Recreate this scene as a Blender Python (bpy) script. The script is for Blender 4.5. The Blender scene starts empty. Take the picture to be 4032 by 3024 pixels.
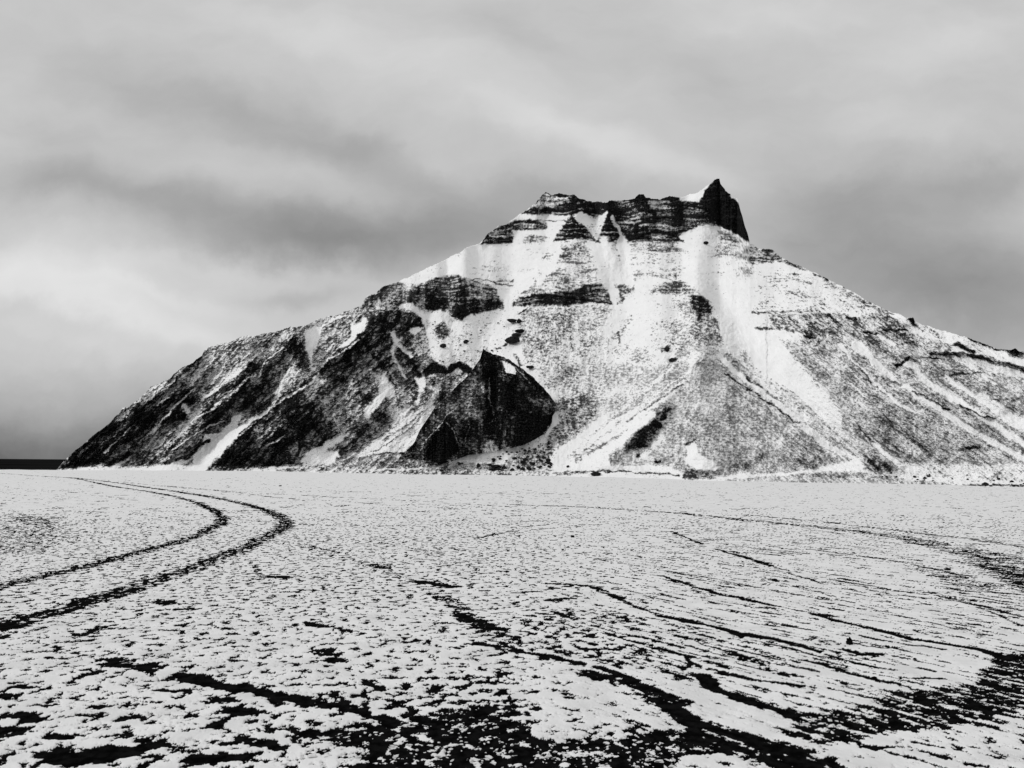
import bpy, math, random
import numpy as np
from mathutils import Matrix, Vector

scene = bpy.context.scene
col = scene.collection
PI = math.pi

# ------------------------------------------------------------------ camera
F = 3028.0                     # focal length in photo pixels (4032 wide)
PITCH = math.atan(310 / F)
ROLL = math.radians(0.45)
CAMZ = 1.6
cr, sr, cp, sp = math.cos(ROLL), math.sin(ROLL), math.cos(PITCH), math.sin(PITCH)
cam_d = bpy.data.cameras.new("camera")
cam_d.sensor_width = 36.0
cam_d.lens = 36.0 * F / 4032.0
cam_d.clip_start = 0.1
cam_d.clip_end = 200000.0
cam = bpy.data.objects.new("camera", cam_d)
col.objects.link(cam)
ax = Vector((cr, -sr * sp, sr * cp))
ay = Vector((-sr, -cr * sp, cr * cp))
az = Vector((0, -cp, -sp))
M = Matrix((ax, ay, az)).transposed().to_4x4()
M.translation = Vector((0, 0, CAMZ))
cam.matrix_world = M
scene.camera = cam


def ray(sx, sy):
    """direction through a photo pixel as (x/y, z/y) in world space"""
    x = (sx - 2016.0) / F
    y = (1512.0 - sy) / F
    X = x * cr - y * sr
    Y = x * sr + y * cr
    dy = cp - Y * sp
    return X / dy, (sp + Y * cp) / dy


# ------------------------------------------------------------------ light
scene.view_settings.view_transform = 'Standard'
scene.view_settings.look = 'None'
scene.view_settings.gamma = 1.0
scene.view_settings.exposure = 0.0
SUN_EL, SUN_AZ = math.radians(34), math.radians(-112)     # azimuth from +Y, negative = left
sun_d = bpy.data.lights.new("sun", 'SUN')
sun_d.energy = 1.3
sun_d.angle = math.radians(10)
sun_d.color = (1, 1, 1)
sun = bpy.data.objects.new("sun", sun_d)
col.objects.link(sun)
sdir = Vector((math.sin(SUN_AZ) * math.cos(SUN_EL), math.cos(SUN_AZ) * math.cos(SUN_EL), math.sin(SUN_EL)))
sun.rotation_euler = sdir.to_track_quat('Z', 'Y').to_euler()

world = bpy.data.worlds.new("World")
scene.world = world
world.use_nodes = True
nt = world.node_tree
nt.nodes.clear()
N = nt.nodes.new
LK = nt.links.new


def math_node(tree, op, a, b=None, c=None, clamp=False):
    n = tree.nodes.new('ShaderNodeMath')
    n.operation = op
    n.use_clamp = clamp
    for i, v in enumerate((a, b, c)):
        if v is None:
            continue
        if isinstance(v, (int, float)):
            n.inputs[i].default_value = v
        else:
            tree.links.new(v, n.inputs[i])
    return n.outputs[0]


tc = N('ShaderNodeTexCoord')
sep = N('ShaderNodeSeparateXYZ')
LK(tc.outputs['Generated'], sep.inputs[0])
yy = math_node(nt, 'MAXIMUM', sep.outputs[1], 0.08)
s_ = math_node(nt, 'DIVIDE', sep.outputs[0], yy)
t_ = math_node(nt, 'DIVIDE', sep.outputs[2], yy)
comb = N('ShaderNodeCombineXYZ')
LK(s_, comb.inputs[0])
LK(t_, comb.inputs[1])
# soft warp of the cloud masses
nz = N('ShaderNodeTexNoise')
nz.inputs['Scale'].default_value = 4.6
nz.inputs['Detail'].default_value = 8
nz.inputs['Roughness'].default_value = .58
LK(comb.outputs[0], nz.inputs['Vector'])
wsub = N('ShaderNodeVectorMath'); wsub.operation = 'SUBTRACT'
LK(nz.outputs['Color'], wsub.inputs[0]); wsub.inputs[1].default_value = (.5, .5, .5)
wsc = N('ShaderNodeVectorMath'); wsc.operation = 'SCALE'
LK(wsub.outputs[0], wsc.inputs[0]); wsc.inputs['Scale'].default_value = 0.14
wad = N('ShaderNodeVectorMath'); wad.operation = 'ADD'
LK(comb.outputs[0], wad.inputs[0]); LK(wsc.outputs[0], wad.inputs[1])
# flatten z
wfl = N('ShaderNodeVectorMath'); wfl.operation = 'MULTIPLY'
LK(wad.outputs[0], wfl.inputs[0]); wfl.inputs[1].default_value = (1, 1, 0)
P = wfl.outputs[0]
# cloud masses: x, y in the 2212-wide view, half sizes, tilt in degrees, brightness change
BLOBS = [
    (480, 240, 400, 64, -19, -.12), (240, 430, 260, 50, -8, -.03), (760, 290, 200, 80, -30, -.12), (460, 450, 380, 58, -9, -.14),
    (640, 545, 260, 60, -8, -.18), (960, 500, 260, 75, 4, -.20), (1150, 420, 260, 60, 0, -.10),
    (90, 380, 160, 55, -6, -.10), (160, 300, 160, 60, -20, -.06),
    (850, 95, 420, 60, -10, .07), (1120, 250, 300, 50, -18, .08), (60, 570, 320, 60, -8, .15),
    (260, 690, 400, 60, -14, .16), (560, 600, 230, 26, -6, .07), (640, 650, 90, 18, 0, -.10),
    (130, 680, 260, 22, -16, -.07), (330, 640, 200, 14, -12, .05), (1420, 340, 260, 50, -20, .08), (1100, 60, 160, 60, -30, -.07),
    (30, 1030, 1100, 140, 0, -.42), (30, 900, 700, 90, 0, -.05), (200, 830, 420, 50, -6, -.04),
    (2050, 620, 420, 150, -10, -.24), (1850, 420, 260, 120, 0, -.12), (2160, 400, 160, 60, 10, -.10),
    (2060, 90, 220, 70, 16, .08), (1640, 190, 240, 70, -20, -.05), (1680, 20, 200, 50, -10, .06), (0, 80, 260, 90, 10, .02),
    (1950, 270, 200, 40, -14, .05), (900, 330, 120, 30, -30, .05),
]
acc = None
for bx, by, ha, hb, tilt, amp in BLOBS:
    s0, t0 = ray(bx * 1.8228, by * 1.8228)
    mp = N('ShaderNodeMapping'); mp.vector_type = 'TEXTURE'
    mp.inputs['Location'].default_value = (s0, t0, 0)
    mp.inputs['Rotation'].default_value = (0, 0, math.radians(tilt))
    mp.inputs['Scale'].default_value = (ha * 1.8228 / F, hb * 1.8228 / F, 1)
    LK(P, mp.inputs['Vector'])
    dt = N('ShaderNodeVectorMath'); dt.operation = 'DOT_PRODUCT'
    LK(mp.outputs[0], dt.inputs[0]); LK(mp.outputs[0], dt.inputs[1])
    g = math_node(nt, 'POWER', 2.718, math_node(nt, 'MULTIPLY', dt.outputs['Value'], -1.0))
    acc = math_node(nt, 'MULTIPLY_ADD', g, amp, acc if acc is not None else 0.0)
# finer wisps, stretched along the bands
mp = N('ShaderNodeMapping'); mp.inputs['Rotation'].default_value = (0, 0, math.radians(16)); mp.inputs['Scale'].default_value = (1.5, 3.6, 1)
LK(P, mp.inputs['Vector'])
nz2 = N('ShaderNodeTexNoise'); nz2.inputs['Scale'].default_value = 1.6; nz2.inputs['Detail'].default_value = 6; nz2.inputs['Roughness'].default_value = .52
LK(mp.outputs[0], nz2.inputs['Vector'])
wis = math_node(nt, 'MULTIPLY_ADD', nz2.outputs['Fac'], 0.18, -0.09)
nz3 = N('ShaderNodeTexNoise'); nz3.inputs['Scale'].default_value = 5.5; nz3.inputs['Detail'].default_value = 8; nz3.inputs['Roughness'].default_value = .6
LK(mp.outputs[0], nz3.inputs['Vector'])
wis = math_node(nt, 'ADD', wis, math_node(nt, 'MULTIPLY_ADD', nz3.outputs['Fac'], 0.11, -0.055))
base = math_node(nt, 'ADD', math_node(nt, 'ADD', acc, wis), 0.555)
# an overcast sky is brighter overhead
zen = N('ShaderNodeMapRange'); zen.interpolation_type = 'SMOOTHSTEP'
zen.inputs['From Min'].default_value = 0.50; zen.inputs['From Max'].default_value = 0.95
zen.inputs['To Min'].default_value = 0.0; zen.inputs['To Max'].default_value = 0.36
LK(sep.outputs[2], zen.inputs['Value'])
base = math_node(nt, 'MAXIMUM', math_node(nt, 'ADD', base, zen.outputs[0]), 0.05)
sky = N('ShaderNodeTexSky'); sky.sky_type = 'NISHITA'; sky.sun_disc = False
sky.sun_elevation = SUN_EL; sky.sun_rotation = SUN_AZ
bw = N('ShaderNodeRGBToBW'); LK(sky.outputs[0], bw.inputs[0])
skl = math_node(nt, 'MULTIPLY', math_node(nt, 'MINIMUM', bw.outputs[0], 6.0), 0.002)
bg = N('ShaderNodeBackground'); LK(math_node(nt, 'ADD', base, skl), bg.inputs['Color']); bg.inputs['Strength'].default_value = 1.0
wo = N('ShaderNodeOutputWorld'); LK(bg.outputs[0], wo.inputs[0])

# ------------------------------------------------------------------ noise
_rng = np.random.RandomState(7)
_perm = np.concatenate([_rng.permutation(256)] * 3).astype(np.int32)
_ga = _rng.rand(256) * 2 * PI
_gx, _gy = np.cos(_ga).astype(np.float32), np.sin(_ga).astype(np.float32)


def pn(x, y, seed=0):
    x = np.asarray(x, np.float32) + np.float32(seed * 17.31 + 500)
    y = np.asarray(y, np.float32) + np.float32(seed * 9.77 + 500)
    xi = np.floor(x).astype(np.int32); yi = np.floor(y).astype(np.int32)
    xf = x - xi; yf = y - yi
    u = xf * xf * xf * (xf * (xf * 6 - 15) + 10)
    v = yf * yf * yf * (yf * (yf * 6 - 15) + 10)
    xi &= 255; yi &= 255

    def gr(i, j, fx, fy):
        h = _perm[_perm[i] + j]
        return _gx[h] * fx + _gy[h] * fy
    i1 = (xi + 1) & 255; j1 = (yi + 1) & 255
    a = gr(xi, yi, xf, yf); b = gr(i1, yi, xf - 1, yf)
    c = gr(xi, j1, xf, yf - 1); d = gr(i1, j1, xf - 1, yf - 1)
    ab = a + (b - a) * u; cd = c + (d - c) * u
    return (ab + (cd - ab) * v) * 1.4


def fbm(x, y, octv=4, seed=0, gain=0.5, ridged=False):
    s = 0; a = 1.0; t = 0; f = 1.0
    for k in range(octv):
        n = pn(x * f, y * f, seed + k)
        if ridged:
            n = 1 - 2.4 * np.abs(n)
        s = s + a * n; t += a * a; a *= gain; f *= 2.03
    return s / math.sqrt(t)


def cdf(n):
    """turn a noise field into something uniform over 0..1"""
    m = float(n.mean()); sd = float(n.std()) + 1e-6
    return 1 / (1 + np.exp(-1.702 * (n - m) / sd))


def sstep(x, a, b):
    t = np.clip((x - a) / (b - a), 0, 1)
    return t * t * (3 - 2 * t)


REG = {'A': (0, 1200, .4521), 'B': (800, 1050, .4521), 'C': (1400, 1200, .4521), 'D': (1800, 650, .5425),
       'E': (2200, 1200, .4521), 'F': (3032, 1000, .5727), 'G': (0, 1800, .9114), 'H': (2016, 1800, .9114),
       'I': (1300, 2400, .4521), 'J': (3032, 2400, .4521), 'W': (0, 0, 1.8228), 'S': (0, 0, 1.0)}


def pts(r, p):
    x0, y0, k = REG[r]
    return [(x0 + a * k, y0 + b * k) for a, b in p]


def seg_dist(px, py, a, b):
    vx, vy = b[0] - a[0], b[1] - a[1]
    L = vx * vx + vy * vy + 1e-9
    t = np.clip(((px - a[0]) * vx + (py - a[1]) * vy) / L, 0, 1)
    return np.hypot(px - a[0] - t * vx, py - a[1] - t * vy)


def poly_sd(px, py, poly):
    """signed distance, positive inside"""
    d = np.full(px.shape, 1e9, np.float32); ins = np.zeros(px.shape, bool)
    n = len(poly)
    for i in range(n):
        a, b = poly[i], poly[(i + 1) % n]
        d = np.minimum(d, seg_dist(px, py, a, b))
        if a[1] != b[1]:
            c = ((a[1] > py) != (b[1] > py)) & (px < (b[0] - a[0]) * (py - a[1]) / (b[1] - a[1]) + a[0])
            ins ^= c
    return np.where(ins, d, -d)


def paint_poly(D, px, py, poly, val, fe=8.0):
    xs = [p[0] for p in poly]; ys = [p[1] for p in poly]
    m = (px > min(xs) - fe) & (px < max(xs) + fe) & (py > min(ys) - fe) & (py < max(ys) + fe)
    if not m.any():
        return
    a = sstep(poly_sd(px[m], py[m], poly), -fe, fe)
    D[m] = D[m] * (1 - a) + val * a


def line_dist(px, py, line, pad):
    xs = [p[0] for p in line]; ys = [p[1] for p in line]
    m = (px > min(xs) - pad) & (px < max(xs) + pad) & (py > min(ys) - pad) & (py < max(ys) + pad)
    if not m.any():
        return m, None
    X, Y = px[m], py[m]
    d = np.full(X.shape, 1e9, np.float32)
    if len(line) == 1:
        line = [line[0], line[0]]
    for a, b in zip(line[:-1], line[1:]):
        d = np.minimum(d, seg_dist(X, Y, a, b))
    return m, d


def paint_line(D, px, py, line, w, val, soft=.45):
    h = w / 2
    m, d = line_dist(px, py, line, h * (1 + soft) + 1)
    if d is None:
        return
    a = 1 - sstep(d, h * (1 - soft), h * (1 + soft))
    D[m] = D[m] * (1 - a) + val * a


def add_ridge(Rf, px, py, line, hw, h):
    m, d = line_dist(px, py, line, hw * 1.6)
    if d is None:
        return
    q = d / hw
    Rf[m] += h * np.exp(-q * q * .9) * .5 + h * .5 * np.clip(1 - q, 0, 1)


# ------------------------------------------------------------------ materials
def new_mat(name):
    m = bpy.data.materials.new(name); m.use_nodes = True
    t = m.node_tree; b = t.nodes['Principled BSDF']
    return m, t, b


def grey(v):
    return (v, v, v, 1)


def snow_rock_mat(name, snow, rock_hi, rock_lo, scale, bump_d, edge=.35, lo=.18, dull=.84):
    """snow over bare rock; the 'rock' attribute says how bare the surface is"""
    m, t, b = new_mat(name)
    at = t.nodes.new('ShaderNodeAttribute'); at.attribute_name = 'rock'
    ton = t.nodes.new('ShaderNodeAttribute'); ton.attribute_name = 'tone'
    geo = t.nodes.new('ShaderNodeNewGeometry')
    n = t.nodes.new('ShaderNodeTexNoise'); n.inputs['Scale'].default_value = scale; n.inputs['Detail'].default_value = 6
    n.inputs['Roughness'].default_value = .65
    t.links.new(geo.outputs['Position'], n.inputs['Vector'])
    # crisp up the border between snow and rock with fine noise
    k = math_node(t, 'MULTIPLY_ADD', n.outputs['Fac'], edge * 2, -edge)
    r = math_node(t, 'ADD', at.outputs['Fac'], k)
    mr = t.nodes.new('ShaderNodeMapRange'); mr.interpolation_type = 'SMOOTHSTEP' if lo > .1 else 'LINEAR'
    mr.inputs['From Min'].default_value = lo; mr.inputs['From Max'].default_value = 1 - lo
    t.links.new(r, mr.inputs['Value'])
    rock = t.nodes.new('ShaderNodeMix'); rock.data_type = 'RGBA'
    rock.inputs['A'].default_value = grey(rock_hi); rock.inputs['B'].default_value = grey(rock_lo)
    t.links.new(ton.outputs['Fac'], rock.inputs['Factor'])
    sn = t.nodes.new('ShaderNodeMix'); sn.data_type = 'RGBA'
    sn.inputs['A'].default_value = grey(snow * dull); sn.inputs['B'].default_value = grey(snow)
    n2 = t.nodes.new('ShaderNodeTexNoise'); n2.inputs['Scale'].default_value = scale * .07; n2.inputs['Detail'].default_value = 8
    n2.inputs['Roughness'].default_value = .6
    t.links.new(geo.outputs['Position'], n2.inputs['Vector'])
    m2 = t.nodes.new('ShaderNodeMapRange'); m2.inputs['From Min'].default_value = .32; m2.inputs['From Max'].default_value = .58
    t.links.new(n2.outputs['Fac'], m2.inputs['Value'])
    t.links.new(m2.outputs[0], sn.inputs['Factor'])
    mx = t.nodes.new('ShaderNodeMix'); mx.data_type = 'RGBA'
    t.links.new(mr.outputs[0], mx.inputs['Factor'])
    t.links.new(sn.outputs['Result'], mx.inputs['A']); t.links.new(rock.outputs['Result'], mx.inputs['B'])
    t.links.new(mx.outputs['Result'], b.inputs['Base Color'])
    b.inputs['Roughness'].default_value = .9
    b.inputs['Specular IOR Level'].default_value = 0
    bp = t.nodes.new('ShaderNodeBump'); bp.inputs['Distance'].default_value = bump_d
    bs = math_node(t, 'MULTIPLY_ADD', mr.outputs[0], .75, .12)
    t.links.new(bs, bp.inputs['Strength'])
    t.links.new(n.outputs['Fac'], bp.inputs['Height'])
    t.links.new(bp.outputs[0], b.inputs['Normal'])
    return m


mat_mount = snow_rock_mat('snowy_mountain_rock', .83, .062, .006, .75, .9, .22, .02, .94)
mat_ground = snow_rock_mat('snow_on_black_sand', .71, .007, .002, 38.0, .012)


def plain_mat(name, v, v2, scale, rough, bump=0, spec=.2):
    m, t, b = new_mat(name)
    tcn = t.nodes.new('ShaderNodeNewGeometry')
    n = t.nodes.new('ShaderNodeTexNoise'); n.inputs['Scale'].default_value = scale; n.inputs['Detail'].default_value = 6
    t.links.new(tcn.outputs['Position'], n.inputs['Vector'])
    rp = t.nodes.new('ShaderNodeMapRange'); rp.inputs['From Min'].default_value = .35; rp.inputs['From Max'].default_value = .65
    t.links.new(n.outputs['Fac'], rp.inputs['Value'])
    mx = t.nodes.new('ShaderNodeMix'); mx.data_type = 'RGBA'
    mx.inputs['A'].default_value = grey(v); mx.inputs['B'].default_value = grey(v2)
    t.links.new(rp.outputs[0], mx.inputs['Factor']); t.links.new(mx.outputs['Result'], b.inputs['Base Color'])
    b.inputs['Roughness'].default_value = rough; b.inputs['Specular IOR Level'].default_value = spec
    if bump:
        bp = t.nodes.new('ShaderNodeBump'); bp.inputs['Distance'].default_value = bump; bp.inputs['Strength'].default_value = .6
        t.links.new(n.outputs['Fac'], bp.inputs['Height']); t.links.new(bp.outputs[0], b.inputs['Normal'])
    return m


mat_boulder = plain_mat('dark_basalt', .005, .03, .9, .9, .4, 0)
mat_stone = plain_mat('black_stone', .002, .010, 30, .85, .01, .0)
mat_snowlump = plain_mat('snow_lump', .5, .66, 40, .8, .006, .1)
mat_coarse = plain_mat('far_snow', .006, .68, 6.0, .9, 0, 0)
for nd in mat_coarse.node_tree.nodes:
    if nd.type == 'MAP_RANGE': nd.inputs['From Min'].default_value = .40; nd.inputs['From Max'].default_value = .43
mat_sea = plain_mat('sea_water', .004, .012, .004, .8, 0, 0)


# ------------------------------------------------------------------ grid mesh
def grid_object(name, V, attrs, mat, flip=False):
    """V: rows x cols x 3 -> one smooth mesh object"""
    r, c = V.shape[:2]
    me = bpy.data.meshes.new(name)
    me.vertices.add(r * c)
    me.vertices.foreach_set('co', V.reshape(-1).astype(np.float32))
    i = np.arange((r - 1) * c, dtype=np.int32).reshape(r - 1, c)[:, :-1]
    q = np.stack([i, i + 1, i + c + 1, i + c], -1)
    if flip:
        q = q[..., ::-1]
    q = q.reshape(-1)
    nf = (r - 1) * (c - 1)
    me.loops.add(nf * 4); me.polygons.add(nf)
    me.loops.foreach_set('vertex_index', q)
    me.polygons.foreach_set('loop_start', np.arange(nf, dtype=np.int32) * 4)
    me.polygons.foreach_set('use_smooth', np.ones(nf, bool))
    for k, v in attrs.items():
        a = me.attributes.new(k, 'FLOAT', 'POINT')
        a.data.foreach_set('value', v.reshape(-1).astype(np.float32))
    me.materials.append(mat)
    me.update(calc_edges=True)
    o = bpy.data.objects.new(name, me); col.objects.link(o)
    return o


def tag(o, label, cat=None, group=None, kind=None):
    o['label'] = label
    if cat: o['category'] = cat
    if group: o['group'] = group
    if kind: o['kind'] = kind
    return o


CREST = [(-3000, 1836), (-900, 1845), (0, 1849), (221, 1850), (1000, 1855), (1400, 1864), (2400, 1878), (2923, 1896), (3200, 1900),
         (3600, 1907), (4032, 1917), (5000, 1935), (8000, 1985)]
SIL = [(150, 1888), (200, 1865), (221, 1850), (267, 1801), (294, 1772), (325, 1754), (343, 1733), (384, 1699), (420, 1675), (465, 1629), (479, 1611),
       (511, 1598), (556, 1562), (592, 1523), (624, 1512), (669, 1489), (719, 1444), (750, 1433), (795, 1401), (805, 1381), (823, 1365),
       (850, 1358), (918, 1342), (949, 1324), (1008, 1321), (1067, 1310), (1143, 1289), (1193, 1283), (1252, 1258), (1311, 1242),
       (1360, 1228), (1383, 1217), (1424, 1206), (1430, 1190), (1446, 1165), (1478, 1156), (1501, 1133), (1568, 1109), (1613, 1088),
       (1681, 1057), (1800, 997), (1849, 970), (1892, 956), (1919, 921), (1963, 891), (1995, 883), (2033, 853), (2071, 829),
       (2104, 802), (2136, 767), (2147, 758), (2180, 767), (2201, 760), (2245, 769), (2261, 767), (2277, 780), (2332, 795),
       (2370, 793), (2389, 799), (2402, 790), (2446, 791), (2500, 780), (2516, 765), (2535, 764), (2543, 776), (2600, 786),
       (2635, 773), (2654, 775), (2673, 780), (2698, 773), (2736, 761), (2763, 750), (2779, 737), (2803, 718), (2817, 704),
       (2833, 701), (2836, 720), (2854, 745), (2857, 754), (2871, 763), (2877, 765), (2879, 781), (2887, 777), (2900, 777),
       (2906, 791), (2915, 826), (2924, 853), (2934, 894), (2943, 918), (2948, 937), (2952, 955), (2985, 978), (3023, 979),
       (3039, 982), (3056, 997), (3088, 1019), (3123, 1038), (3169, 1057), (3210, 1074), (3278, 1109), (3358, 1149),
       (3433, 1192), (3507, 1229), (3570, 1249), (3597, 1249), (3602, 1266), (3651, 1283), (3719, 1304), (3817, 1332),
       (3880, 1355), (3931, 1375), (3983, 1378), (3997, 1369), (4017, 1384), (4040, 1388), (4200, 1420), (4500, 1500),
       (5000, 1580), (5600, 1660)]

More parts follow.
